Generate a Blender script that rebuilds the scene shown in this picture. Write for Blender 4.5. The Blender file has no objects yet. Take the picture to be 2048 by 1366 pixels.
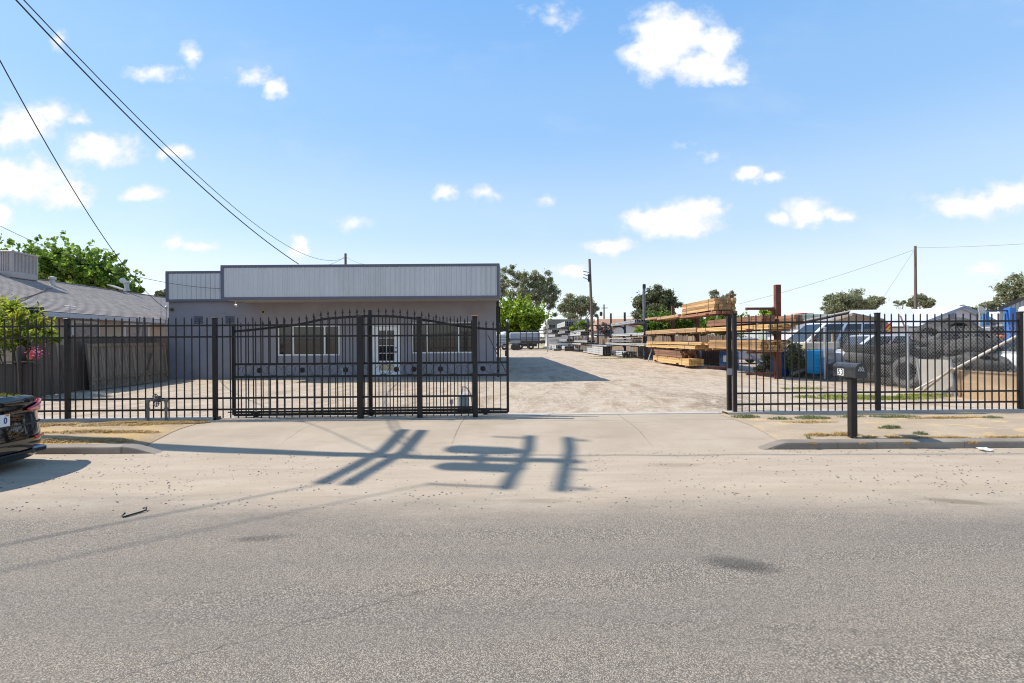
import bpy, math, random
import numpy as np
from mathutils import Vector, Matrix
rnd = random.Random(7)
npr = np.random.default_rng(11)
R = math.radians
scene = bpy.context.scene
COL = scene.collection
EYE, F, CX, CY, ROLL = 1.5, 1000.0, 1024.0, 680.5, 0.0065

# ---- where a point of the photograph lies on the plane at depth Y, or on level ground z ----
def ray(px, py):
    u, v = px - CX, CY - py
    return ((u * math.cos(ROLL) + v * math.sin(ROLL)) / F, (-u * math.sin(ROLL) + v * math.cos(ROLL)) / F)
def at(px, py, Y):
    a, b = ray(px, py)
    return Vector((a * Y, Y, EYE + b * Y))
def gnd(px, py, z=0.0):
    a, b = ray(px, py)
    Y = (z - EYE) / b
    return Vector((a * Y, Y, z))

# ---------------------------------------------------------------- mesh collecting
class MB:
    def __init__(s): s.v = []; s.f = []; s.m = []; s.cur = 0
    def add(s, vs, fs):
        n = len(s.v); s.v += [tuple(p) for p in vs]; s.f += [tuple(i + n for i in f) for f in fs]; s.m += [s.cur] * len(fs)
        return s
    def box(s, x0, x1, y0, y1, z0, z1, c=0.0):
        if c <= 0:
            return s.add([(x, y, z) for z in (z0, z1) for y in (y0, y1) for x in (x0, x1)],
                         [(0, 2, 3, 1), (4, 5, 7, 6), (0, 1, 5, 4), (2, 6, 7, 3), (0, 4, 6, 2), (1, 3, 7, 5)])
        vs, idx = [], {}
        xs, ys, zs = (x0, x1), (y0, y1), (z0, z1)
        for i in (0, 1):
            for j in (0, 1):
                for k in (0, 1):
                    X, Y, Z = xs[i], ys[j], zs[k]; dx, dy, dz = c * (1 - 2 * i), c * (1 - 2 * j), c * (1 - 2 * k)
                    for a, p in enumerate(((X, Y + dy, Z + dz), (X + dx, Y, Z + dz), (X + dx, Y + dy, Z))):
                        idx[(i, j, k, a)] = len(vs); vs.append(p)
        fs = []
        for i in (0, 1):
            q = [(i, 0, 0, 0), (i, 1, 0, 0), (i, 1, 1, 0), (i, 0, 1, 0)]; fs.append([idx[t] for t in (q if i else q[::-1])])
            q = [(0, i, 0, 1), (0, i, 1, 1), (1, i, 1, 1), (1, i, 0, 1)]; fs.append([idx[t] for t in (q if i else q[::-1])])
            q = [(0, 0, i, 2), (1, 0, i, 2), (1, 1, i, 2), (0, 1, i, 2)]; fs.append([idx[t] for t in (q if i else q[::-1])])
            for j in (0, 1):
                fs.append([idx[(i, j, 0, 0)], idx[(i, j, 1, 0)], idx[(i, j, 1, 1)], idx[(i, j, 0, 1)]])
                fs.append([idx[(i, 0, j, 0)], idx[(i, 1, j, 0)], idx[(i, 1, j, 2)], idx[(i, 0, j, 2)]])
                fs.append([idx[(0, i, j, 1)], idx[(1, i, j, 1)], idx[(1, i, j, 2)], idx[(0, i, j, 2)]])
                for k in (0, 1): fs.append([idx[(i, j, k, a)] for a in (0, 1, 2)])
        return s.add(vs, fs)
    def bar(s, p, q, w, h=None, up=(0, 0, 1)):
        p, q = Vector(p), Vector(q); h = h or w
        d = (q - p).normalized(); u = Vector(up)
        if abs(d.dot(u)) > .98: u = Vector((0, 1, 0))
        a = d.cross(u).normalized() * (w / 2); b = a.cross(d).normalized() * (h / 2)
        vs = [c + i * a + j * b for c in (p, q) for i, j in ((-1, -1), (1, -1), (1, 1), (-1, 1))]
        return s.add(vs, [(0, 3, 2, 1), (4, 5, 6, 7), (0, 1, 5, 4), (1, 2, 6, 5), (2, 3, 7, 6), (3, 0, 4, 7)])
    def tube(s, pts, r, n=8, caps=True):
        pts = [Vector(p) for p in pts]; rs = r if isinstance(r, (list, tuple)) else [r] * len(pts)
        vs, fs = [], []; ref = None
        for i, p in enumerate(pts):
            d = (pts[min(i + 1, len(pts) - 1)] - pts[max(i - 1, 0)]).normalized()
            if ref is None or abs(d.dot(ref)) > .97: ref = Vector((0, 0, 1)) if abs(d.z) < .9 else Vector((0, 1, 0))
            a = d.cross(ref).normalized(); b = a.cross(d)
            for k in range(n):
                t = 2 * math.pi * k / n
                vs.append(p + a * (math.cos(t) * rs[i]) + b * (math.sin(t) * rs[i]))
        for i in range(len(pts) - 1):
            for k in range(n):
                fs.append((i * n + k, (i + 1) * n + k, (i + 1) * n + (k + 1) % n, i * n + (k + 1) % n))
        if caps:
            fs.append(tuple(range(n))); fs.append(tuple((len(pts) - 1) * n + k for k in range(n - 1, -1, -1)))
        return s.add(vs, fs)
    def lathe(s, prof, c=(0, 0, 0), axis='z', n=20, closed=False):
        """prof: (radius, height) pairs turned about an axis through c"""
        vs, fs = [], []
        for r, h in prof:
            for k in range(n):
                t = 2 * math.pi * k / n; a, b = r * math.cos(t), r * math.sin(t)
                p = {'z': (a, b, h), 'y': (a, h, -b), 'x': (h, a, b)}[axis]
                vs.append((p[0] + c[0], p[1] + c[1], p[2] + c[2]))
        m = len(prof)
        for i in range(m if closed else m - 1):
            j = (i + 1) % m
            for k in range(n):
                fs.append((i * n + k, i * n + (k + 1) % n, j * n + (k + 1) % n, j * n + k))
        return s.add(vs, fs)
    def prism(s, poly, off):
        """flat polygon (3-D points) pushed by the vector off"""
        n = len(poly); o = Vector(off); vs = [Vector(p) for p in poly] + [Vector(p) + o for p in poly]
        return s.add(vs, [tuple(range(n - 1, -1, -1)), tuple(range(n, 2 * n))] + [(i, (i + 1) % n, (i + 1) % n + n, i + n) for i in range(n)])
    def quad(s, a, b, c, d): return s.add([a, b, c, d], [(0, 1, 2, 3)])
    def xf(s, M, start=0):
        s.v[start:] = [tuple(M @ Vector(p)) for p in s.v[start:]]; return s
    def build(s, name, mats, parent=None, world=True, smooth=False, auto=None):
        me = bpy.data.meshes.new(name)
        vs = s.v
        if parent is not None and world:
            W = wmat(parent).inverted(); vs = [tuple(W @ Vector(p)) for p in vs]
        me.from_pydata(vs, [], s.f); me.update()
        mats = mats if isinstance(mats, (list, tuple)) else [mats]
        for m in mats: me.materials.append(m)
        if len(mats) > 1: me.polygons.foreach_set('material_index', s.m)
        if smooth: me.polygons.foreach_set('use_smooth', [True] * len(me.polygons))
        if auto is not None: me.set_sharp_from_angle(angle=R(auto))
        return link(name, me, parent)

def wmat(o):
    M = Matrix.LocRotScale(o.location, o.rotation_euler, o.scale)
    return wmat(o.parent) @ M if o.parent else M
def link(name, data, parent=None):
    o = bpy.data.objects.new(name, data); COL.objects.link(o)
    if parent is not None: o.parent = parent
    return o
def tag(o, label, cat, group=None, kind=None):
    if label: o['label'] = label
    if cat: o['category'] = cat
    if group: o['group'] = group
    if kind: o['kind'] = kind
    return o
def thing(name, label, cat, loc=(0, 0, 0), rz=0.0, group=None):
    o = link(name, None); o.location = loc; o.rotation_euler = (0, 0, rz)
    return tag(o, label, cat, group)
def struct(o): o['kind'] = 'structure'; return o
def dup(root, loc=None, rz=None, label=None, group=None, rot=None, scale=None):
    def cp(o, par):
        c = o.copy(); COL.objects.link(c); c.parent = par
        for ch in list(o.children): cp(ch, c)
        return c
    r = cp(root, None)
    if loc is not None: r.location = loc
    if rz is not None: r.rotation_euler = (0, 0, rz)
    if rot is not None: r.rotation_euler = rot
    if scale is not None: r.scale = scale
    if label: r['label'] = label
    if group: r['group'] = group
    return r
def text_mesh(name, txt, size, mat, parent, M, extrude=.0015, sx=1.0, bold=0.0):
    cu = bpy.data.curves.new('lettering', 'FONT'); cu.body = txt; cu.size = size; cu.extrude = extrude; cu.offset = bold
    cu.align_x = 'CENTER'; cu.align_y = 'CENTER'
    t = bpy.data.objects.new('lettering', cu); COL.objects.link(t)
    dg = bpy.context.evaluated_depsgraph_get(); dg.update()
    me = bpy.data.meshes.new_from_object(t.evaluated_get(dg))
    bpy.data.objects.remove(t); bpy.data.curves.remove(cu)
    me.materials.clear(); me.materials.append(mat)
    W = (wmat(parent).inverted() if parent else Matrix.Identity(4)) @ M @ Matrix.Diagonal((sx, 1, 1, 1))
    me.transform(W)
    return link(name, me, parent)

# ---------------------------------------------------------------- materials
class NT:
    def __init__(s, tree): s.t = tree
    def n(s, typ, **kw):
        nd = s.t.nodes.new(typ)
        for k, v in kw.items():
            if k.startswith('i_'):
                key = k[2:]; key = int(key) if key.isdigit() else key
                sock = nd.inputs[key]
                if hasattr(v, 'is_output'): s.t.links.new(v, sock)
                else: sock.default_value = v
            else: setattr(nd, k, v)
        return nd
    def l(s, a, b): s.t.links.new(a, b)
    def math(s, op, a, b=None, c=None, clamp=False):
        nd = s.t.nodes.new('ShaderNodeMath'); nd.operation = op; nd.use_clamp = clamp
        for i, v in enumerate((a, b, c)):
            if v is None: continue
            if hasattr(v, 'is_output'): s.t.links.new(v, nd.inputs[i])
            else: nd.inputs[i].default_value = v
        return nd.outputs[0]
    def ss(s, v, a, b, lo=0.0, hi=1.0, smooth=True):
        nd = s.t.nodes.new('ShaderNodeMapRange'); nd.interpolation_type = 'SMOOTHSTEP' if smooth else 'LINEAR'
        s.t.links.new(v, nd.inputs[0])
        for i, x in enumerate((a, b, lo, hi)): nd.inputs[1 + i].default_value = x
        return nd.outputs[0]
    def mix(s, f, a, b, mode='MIX'):
        nd = s.t.nodes.new('ShaderNodeMix'); nd.data_type = 'RGBA'; nd.blend_type = mode
        for sock, v in ((nd.inputs[0], f), (nd.inputs[6], a), (nd.inputs[7], b)):
            if hasattr(v, 'is_output'): s.t.links.new(v, sock)
            else: sock.default_value = v if not isinstance(v, tuple) or len(v) == 4 else (*v, 1)
        return nd.outputs[2]
    def noise(s, vec, scale, detail=4, rough=.55, dist=0.0):
        nd = s.n('ShaderNodeTexNoise'); s.l(vec, nd.inputs['Vector'])
        nd.inputs['Scale'].default_value = scale; nd.inputs['Detail'].default_value = detail
        nd.inputs['Roughness'].default_value = rough; nd.inputs['Distortion'].default_value = dist
        return nd.outputs[0]
    def voro(s, vec, scale, feature='F1'):
        nd = s.n('ShaderNodeTexVoronoi', feature=feature); s.l(vec, nd.inputs['Vector']); nd.inputs['Scale'].default_value = scale
        return nd
    def scale(s, vec, k):
        nd = s.n('ShaderNodeVectorMath', operation='MULTIPLY'); s.l(vec, nd.inputs[0]); nd.inputs[1].default_value = k
        return nd.outputs[0]
    def bump(s, h, strength, dist=.01, normal=None):
        nd = s.n('ShaderNodeBump'); s.l(h, nd.inputs['Height']); nd.inputs['Strength'].default_value = strength; nd.inputs['Distance'].default_value = dist
        if normal is not None: s.l(normal, nd.inputs['Normal'])
        return nd.outputs[0]
def newmat(name):
    m = bpy.data.materials.new(name); m.use_nodes = True; t = m.node_tree
    for n in list(t.nodes): t.nodes.remove(n)
    k = NT(t); out = k.n('ShaderNodeOutputMaterial'); p = k.n('ShaderNodeBsdfPrincipled')
    k.l(p.outputs[0], out.inputs[0])
    return m, k, p, out
def c4(c): return (*c, 1) if len(c) == 3 else c
def mul(c, f): return tuple(max(0, min(1, x * f)) for x in c[:3])
def pm(name, col, rough=.7, metal=0.0, var=.18, vs=2.0, fine=.1, fs=40.0, bump=0.0, bs=60.0, orand=0.0, spec=.5, stain=None, stretch=None, coat=0.0):
    m, k, p, out = newmat(name)
    tc = k.n('ShaderNodeTexCoord').outputs['Object']
    if stretch: tc = k.scale(tc, stretch)
    a = k.noise(tc, vs, 5); b = k.noise(tc, fs, 3)
    f = k.math('ADD', k.ss(a, .25, .75, 1 - var, 1 + var), k.ss(b, .2, .8, -fine, fine))
    if orand:
        r = k.n('ShaderNodeObjectInfo').outputs['Random']
        f = k.math('MULTIPLY', f, k.ss(r, 0, 1, 1 - orand, 1 + orand, smooth=False))
    nd = k.n('ShaderNodeMix', data_type='RGBA', blend_type='MULTIPLY'); nd.inputs[0].default_value = 1; nd.inputs[6].default_value = c4(col)
    cmb = k.n('ShaderNodeCombineColor'); [k.l(f, cmb.inputs[i]) for i in range(3)]
    k.l(cmb.outputs[0], nd.inputs[7]); c = nd.outputs[2]
    if stain:
        sc, sscale, lo, hi = stain
        c = k.mix(k.ss(k.noise(tc, sscale, 6, .65), lo, hi), c, c4(sc))
    k.l(c, p.inputs['Base Color'])
    p.inputs['Metallic'].default_value = metal; p.inputs['Specular IOR Level'].default_value = spec
    k.l(k.ss(a, .2, .8, max(.03, rough - .1), min(1, rough + .1)), p.inputs['Roughness'])
    if coat: p.inputs['Coat Weight'].default_value = coat; p.inputs['Coat Roughness'].default_value = .03
    if bump: k.l(k.bump(k.noise(tc, bs, 4), bump, .01), p.inputs['Normal'])
    return m
def leafmat(name, cols, trans=.35, rough=.5):
    m, k, p, out = newmat(name)
    isl = k.n('ShaderNodeNewGeometry').outputs['Random Per Island']
    tc = k.n('ShaderNodeTexCoord').outputs['Object']
    cr = k.n('ShaderNodeValToRGB'); e = cr.color_ramp.elements
    while len(e) < len(cols): e.new(.5)
    for i, c in enumerate(cols): e[i].position = i / (len(cols) - 1); e[i].color = c4(c)
    k.l(k.math('ADD', k.math('MULTIPLY', isl, .65), k.ss(k.noise(tc, 1.1, 3), .3, .7, 0, .35)), cr.inputs[0])
    k.l(cr.outputs[0], p.inputs['Base Color']); p.inputs['Roughness'].default_value = rough; p.inputs['Specular IOR Level'].default_value = .35
    tr = k.n('ShaderNodeBsdfTranslucent'); k.l(k.mix(1.0, cr.outputs[0], (1.0, 1.0, .55), 'MULTIPLY'), tr.inputs[0])
    mx = k.n('ShaderNodeMixShader'); mx.inputs[0].default_value = trans
    k.l(p.outputs[0], mx.inputs[1]); k.l(tr.outputs[0], mx.inputs[2]); k.l(mx.outputs[0], out.inputs[0])
    return m
def woodmat(name, c1, c2, axis='y', rough=.75, orand=.2, grain=1.0):
    """grain runs along the given local axis"""
    m, k, p, out = newmat(name)
    tc = k.n('ShaderNodeTexCoord').outputs['Object']
    r = k.n('ShaderNodeObjectInfo').outputs['Random']
    add = k.n('ShaderNodeVectorMath', operation='ADD'); k.l(tc, add.inputs[0])
    cmb = k.n('ShaderNodeCombineXYZ'); k.l(k.math('MULTIPLY', r, 31.0), cmb.inputs[0]); k.l(k.math('MULTIPLY', r, 17.0), cmb.inputs[2]); k.l(cmb.outputs[0], add.inputs[1])
    st = {'x': (.5, 14, 14), 'y': (14, .5, 14), 'z': (14, 14, .5)}[axis]
    g = k.noise(k.scale(add.outputs[0], st), 1.6 * grain, 5, .6, .4)
    g2 = k.noise(k.scale(add.outputs[0], tuple(x * .25 for x in st)), 1.0, 3)
    c = k.mix(k.ss(g, .3, .72), c4(c1), c4(c2))
    f = k.math('MULTIPLY', k.ss(g2, .25, .75, .78, 1.18), k.ss(r, 0, 1, 1 - orand, 1 + orand, smooth=False))
    cm = k.n('ShaderNodeCombineColor'); [k.l(f, cm.inputs[i]) for i in range(3)]
    k.l(k.mix(1.0, c, cm.outputs[0], 'MULTIPLY'), p.inputs['Base Color'])
    p.inputs['Roughness'].default_value = rough
    k.l(k.bump(g, .35, .004), p.inputs['Normal'])
    return m
# ---------------------------------------------------------------- camera, sun, sky
cam_d = bpy.data.cameras.new('camera'); cam = link('camera', cam_d)
cam_d.sensor_width = 36; cam_d.lens = 36 * F / 2048; cam_d.clip_end = 6000; cam_d.clip_start = .05
cam_d.shift_y = -(683 - CY) / 2048
cam.matrix_world = Matrix.Translation((0, 0, EYE)) @ Matrix.Rotation(R(90), 4, 'X') @ Matrix.Rotation(-ROLL, 4, 'Z')
scene.camera = cam
SUN_EL = R(47); SDIR = Vector((-.988, .156, 0)).normalized() * math.cos(SUN_EL) + Vector((0, 0, math.sin(SUN_EL)))
sd = bpy.data.lights.new('sun', 'SUN'); sd.energy = 4.6; sd.angle = R(.5); sd.color = (1.0, .945, .86)
so = link('sun', sd); so.rotation_euler = SDIR.to_track_quat('Z', 'Y').to_euler(); so.location = (0, 0, 30)
scene.view_settings.view_transform = 'Standard'; scene.view_settings.look = 'None'; scene.view_settings.gamma = 1; scene.view_settings.exposure = .42
scene.cycles.use_denoising = True; scene.cycles.filter_width = 1.1
scene.cycles.max_bounces = 6; scene.cycles.transparent_max_bounces = 16

world = bpy.data.worlds.new('World'); scene.world = world; world.use_nodes = True
wt = world.node_tree; [wt.nodes.remove(n) for n in list(wt.nodes)]
k = NT(wt); wo = k.n('ShaderNodeOutputWorld'); bg = k.n('ShaderNodeBackground'); bg.inputs[1].default_value = .15
k.l(bg.outputs[0], wo.inputs[0])
sky = k.n('ShaderNodeTexSky', sky_type='NISHITA', sun_disc=False)
sky.sun_elevation = SUN_EL; sky.sun_rotation = math.atan2(SDIR.x, SDIR.y)
sky.air_density = 1.0; sky.dust_density = 0.6; sky.ozone_density = 2.2; sky.altitude = 50
gen = k.n('ShaderNodeTexCoord').outputs['Generated']
sep = k.n('ShaderNodeSeparateXYZ'); k.l(gen, sep.inputs[0])
yy = k.math('MAXIMUM', sep.outputs[1], .02)
cmb = k.n('ShaderNodeCombineXYZ'); k.l(k.math('DIVIDE', sep.outputs[0], yy), cmb.inputs[0]); k.l(k.math('DIVIDE', sep.outputs[2], yy), cmb.inputs[1])
uv = cmb.outputs[0]
wn = k.n('ShaderNodeTexNoise'); k.l(uv, wn.inputs['Vector']); wn.inputs['Scale'].default_value = 22; wn.inputs['Detail'].default_value = 4
wv = k.n('ShaderNodeVectorMath', operation='MULTIPLY_ADD'); k.l(wn.outputs['Color'], wv.inputs[0]); wv.inputs[1].default_value = (.06, .045, 0); k.l(uv, wv.inputs[2])
wv2 = k.n('ShaderNodeVectorMath', operation='ADD'); k.l(wv.outputs[0], wv2.inputs[0]); wv2.inputs[1].default_value = (-.03, -.0225, 0)
CL = [(1345,75,100,72,1),(1432,92,50,55,1),(1318,108,78,58,1),(1400,132,88,42,1),(1455,150,52,22,.7),(1310,70,40,40,.9),
 (50,250,75,48,.9),(105,230,50,33,.8),(15,265,55,40,.9),(205,300,92,38,1),(160,238,24,18,.6),(350,305,36,24,.9),(60,365,105,52,1),(135,392,66,34,1),(20,350,66,42,1),
 (290,388,62,19,.75),(310,148,60,19,.55),(380,110,26,24,.55),(510,150,46,24,.6),(552,172,28,30,.75),(345,490,38,19,.55),(398,495,46,14,.75),(600,497,30,26,.9),(0,432,34,34,.8),(120,82,20,22,.4),
 (893,390,32,22,.85),(968,388,34,18,.5),(1090,400,22,17,.5),(1350,442,118,40,1),(1410,418,54,30,1),(1290,440,54,24,.9),(1220,493,60,21,.9),(1145,541,40,19,.9),
 (1500,347,34,22,.95),(1545,353,26,14,.6),(1608,424,58,34,.95),(1672,432,46,19,.75),(1555,437,30,17,.8),(1945,410,110,34,.85),(2015,395,70,38,.9),(1965,535,42,14,.7),(705,450,34,16,.35),(1110,30,45,26,.3),(1418,310,16,18,.4),(1360,290,20,12,.3)]
dens = None
for (px, py, a, b, w) in CL:
    cu, cv = ray(px, py)
    s1 = k.n('ShaderNodeVectorMath', operation='SUBTRACT'); k.l(wv2.outputs[0], s1.inputs[0]); s1.inputs[1].default_value = (cu, cv, 0)
    s2 = k.n('ShaderNodeVectorMath', operation='MULTIPLY'); k.l(s1.outputs[0], s2.inputs[0]); s2.inputs[1].default_value = (1000 / a, 1000 / b, 0)
    s3 = k.n('ShaderNodeVectorMath', operation='LENGTH'); k.l(s2.outputs[0], s3.inputs[0])
    d = k.math('MULTIPLY_ADD', s3.outputs['Value'], -w, w)
    dens = d if dens is None else k.math('MAXIMUM', dens, d)
fn = k.noise(k.scale(uv, (1, 1.25, 1)), 26, 8, .62)
fl = k.noise(uv, 7, 3)
dd = k.math('ADD', dens, k.math('ADD', k.math('MULTIPLY_ADD', fn, 1.15, -.58), k.math('MULTIPLY_ADD', fl, .3, -.15)))
al = k.math('MULTIPLY', k.ss(dd, -.13, .62), k.ss(sep.outputs[1], .02, .1))
veil = k.math('MULTIPLY', k.ss(k.noise(k.scale(uv, (1, 2.2, 1)), 3.0, 6, .6), .5, .8), .16)
al = k.math('MAXIMUM', al, veil)
cr = k.n('ShaderNodeValToRGB'); cr.color_ramp.interpolation = 'EASE'; e = cr.color_ramp.elements
while len(e) < 6: e.new(.5)
for i, (p, c) in enumerate(((0, (4.75, 4.9, 5.0)), (.10, (4.4, 4.85, 5.15)), (.22, (3.0, 4.1, 5.25)), (.40, (1.8, 3.25, 5.3)), (.58, (1.2, 2.75, 5.2)), (1, (.6, 1.5, 3.6)))):
    e[i].position = p; e[i].color = (*c, 1)
k.l(sep.outputs[2], cr.inputs[0])
skyc = k.mix(.72, sky.outputs[0], cr.outputs[0])
k.l(k.mix(k.math('MULTIPLY', al, .96), skyc, k.mix(k.ss(k.math('ADD', dd, k.math('MULTIPLY_ADD', fl, .8, -.4)), .1, .75), (4.75, 4.85, 5.15), (5.7, 5.72, 5.8))), bg.inputs[0])
# ---------------------------------------------------------------- ground materials
def roadmat():
    """chip-seal asphalt that a drift of pale dirt covers towards the kerb"""
    m, k, p, out = newmat('road_surface')
    pos = k.n('ShaderNodeNewGeometry').outputs['Position']
    sep = k.n('ShaderNodeSeparateXYZ'); k.l(pos, sep.inputs[0]); Y = sep.outputs[1]; X = sep.outputs[0]
    wob = k.noise(k.scale(pos, (.5, 1.2, 1)), 1.3, 6, .62); wob2 = k.noise(k.scale(pos, (1, 3, 1)), 5, 5, .65)
    e = k.math('ADD', Y, k.math('ADD', k.math('MULTIPLY_ADD', wob, 1.1, -.55), k.math('MULTIPLY_ADD', wob2, .5, -.25)))
    e = k.math('ADD', e, k.math('MULTIPLY', X, .012))
    dirt = k.ss(e, 4.25, 5.5)
    # asphalt
    st = k.voro(pos, 150); st2 = k.voro(pos, 88)
    sc = k.n('ShaderNodeSeparateColor'); k.l(st.outputs['Color'], sc.inputs[0])
    band = k.ss(k.noise(k.scale(pos, (.22, 1.5, 1)), 1.5, 3), .42, .62)
    grain = k.math('MULTIPLY', k.ss(sc.outputs[0], 0, 1, .72, 1.27, smooth=False), k.ss(st.outputs['Distance'], .3, .62, 1.1, .45))
    sc2 = k.n('ShaderNodeSeparateColor'); k.l(st2.outputs['Color'], sc2.inputs[0])
    coarse = k.math('MULTIPLY', k.ss(sc2.outputs[1], 0, 1, .62, 1.32, smooth=False), k.ss(st2.outputs['Distance'], .3, .62, 1.1, .4))
    gm = k.n('ShaderNodeMix', data_type='FLOAT'); k.l(k.math('MULTIPLY', band, .8), gm.inputs[0]); k.l(grain, gm.inputs[2]); k.l(coarse, gm.inputs[3])
    tint = k.mix(k.ss(sc.outputs[2], .2, .9), (.33, .278, .222), (.37, .305, .23))
    big = k.noise(k.scale(pos, (.35, 1, 1)), .8, 5, .6)
    tint = k.mix(k.ss(big, .3, .7, 0, .35), tint, (.285, .246, .205))
    cg = k.n('ShaderNodeCombineColor'); [k.l(gm.outputs[0], cg.inputs[i]) for i in range(3)]
    asp = k.mix(1.0, tint, cg.outputs[0], 'MULTIPLY')
    # oil stains with a place of their own
    def blob(cx, cy, a, b, ang=0.0, nz=.5):
        s1 = k.n('ShaderNodeVectorMath', operation='SUBTRACT'); k.l(pos, s1.inputs[0]); s1.inputs[1].default_value = (cx, cy, -.12)
        ro = k.n('ShaderNodeVectorRotate', rotation_type='Z_AXIS'); k.l(s1.outputs[0], ro.inputs['Vector']); ro.inputs['Angle'].default_value = -ang
        s2 = k.scale(ro.outputs[0], (1 / a, 1 / b, 0)); ln = k.n('ShaderNodeVectorMath', operation='LENGTH'); k.l(s2, ln.inputs[0])
        return k.ss(k.math('ADD', ln.outputs['Value'], k.math('MULTIPLY_ADD', wob2, nz, -nz / 2)), 1.0, .35)
    b1 = gnd(1478, 1128, -.12); b2 = gnd(525, 1076, -.12); b3 = gnd(1915, 1003, -.12); b4 = gnd(1350, 930, -.12); b5 = gnd(1085, 1002, -.12)
    oil = k.math('MAXIMUM', blob(b1.x, b1.y, .34, .16, -.35), k.math('MULTIPLY', blob(b2.x, b2.y, .3, .09, .15), .7))
    asp = k.mix(k.math('MULTIPLY', oil, .6), asp, (.035, .033, .032))
    lane = k.ss(k.noise(k.scale(pos, (.12, 1.1, 1)), 1.15, 3), .45, .6)
    asp = k.mix(k.math('MULTIPLY', lane, .22), asp, (.15, .135, .12))
    for (ca, cb, xa_, xb_, sd_) in ((-.10, 2.95, -.6, 3.6, 3.7), (.35, 1.9, .2, 2.2, 5.1), (-.75, 3.2, -.35, .35, 9.0), (.18, 3.0, -4.5, -2.4, 7.7)):
        nz_ = k.noise(pos, 5, 5, .65)
        q_ = k.math('ABSOLUTE', k.math('ADD', k.math('SUBTRACT', Y, k.math('MULTIPLY_ADD', X, ca, cb)), k.math('MULTIPLY_ADD', nz_, .5, -.25)))
        asp = k.mix(k.math('MULTIPLY', k.math('MULTIPLY', k.ss(q_, .010, .002), k.math('MULTIPLY', k.ss(X, xa_, xa_ + .4), k.ss(X, xb_, xb_ - .4))), .5), asp, (.075, .062, .05))
    # one long crack
    cr = k.math('ABSOLUTE', k.math('ADD', k.math('SUBTRACT', Y, k.math('MULTIPLY_ADD', X, .62, 3.62)), k.math('MULTIPLY_ADD', k.noise(pos, 6, 4), .22, -.11)))
    crm = k.math('MULTIPLY', k.ss(cr, .012, .002), k.math('MULTIPLY', k.ss(X, -2.2, -1.9), k.ss(X, -.2, -.6)))
    asp = k.mix(k.math('MULTIPLY', crm, .55), asp, (.07, .062, .055))
    # dirt
    dn = k.noise(k.scale(pos, (.55, 2.2, 1)), 1.6, 6, .62); df = k.noise(pos, 55, 4, .7); dm = k.noise(pos, 190, 2)
    dc = k.mix(k.ss(dn, .28, .74), (.40, .315, .225), (.475, .385, .285))
    dc = k.mix(k.ss(df, .34, .75, 0, .5), dc, (.33, .265, .20))
    dc = k.mix(k.ss(k.noise(k.scale(pos, (.5, 5, 1)), 2.2, 6, .7), .5, .7, 0, .45), dc, (.34, .265, .19))
    dc = k.mix(k.ss(dm, .62, .78, 0, .5), dc, (.22, .19, .16))
    damp = k.math('MAXIMUM', k.math('MAXIMUM', blob(b3.x, b3.y, .42, .11, -.3), k.math('MULTIPLY', blob(b4.x, b4.y, .5, .16, 0), .55)), k.math('MULTIPLY', blob(b5.x, b5.y, .35, .1, 0), .5))
    # tyre tracks drawn by passing wheels (chevron tread)
    tr = k.n('ShaderNodeVectorRotate', rotation_type='Z_AXIS'); k.l(pos, tr.inputs['Vector']); tr.inputs['Angle'].default_value = -.62
    ts = k.n('ShaderNodeSeparateXYZ'); k.l(tr.outputs[0], ts.inputs[0])
    lane = k.ss(k.math('ABSOLUTE', k.math('PINGPONG', k.math('ADD', ts.outputs[1], .3), .9)), .12, .06)
    zone = k.math('MULTIPLY', k.ss(X, .4, .8), k.math('MULTIPLY', k.ss(X, 3.4, 2.4), k.ss(Y, 5.2, 5.5)))
    tread = k.math('MULTIPLY', k.math('MULTIPLY', lane, zone), k.ss(k.math('PINGPONG', ts.outputs[0], .035), .01, .02))
    dc = k.mix(k.math('MULTIPLY', tread, .22), dc, (.27, .22, .17))
    both = k.mix(dirt, asp, dc)
    both = k.mix(k.math('MULTIPLY', damp, .8), both, (.21, .165, .11))
    k.l(both, p.inputs['Base Color']); p.inputs['Roughness'].default_value = .93; p.inputs['Specular IOR Level'].default_value = .25
    hgt = k.n('ShaderNodeMix', data_type='FLOAT'); k.l(dirt, hgt.inputs[0]); k.l(k.math('MULTIPLY', gm.outputs[0], .9), hgt.inputs[2]); k.l(k.math('ADD', df, k.math('MULTIPLY', dn, .6)), hgt.inputs[3])
    k.l(k.bump(hgt.outputs[0], .4, .007), p.inputs['Normal'])
    return m
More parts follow.
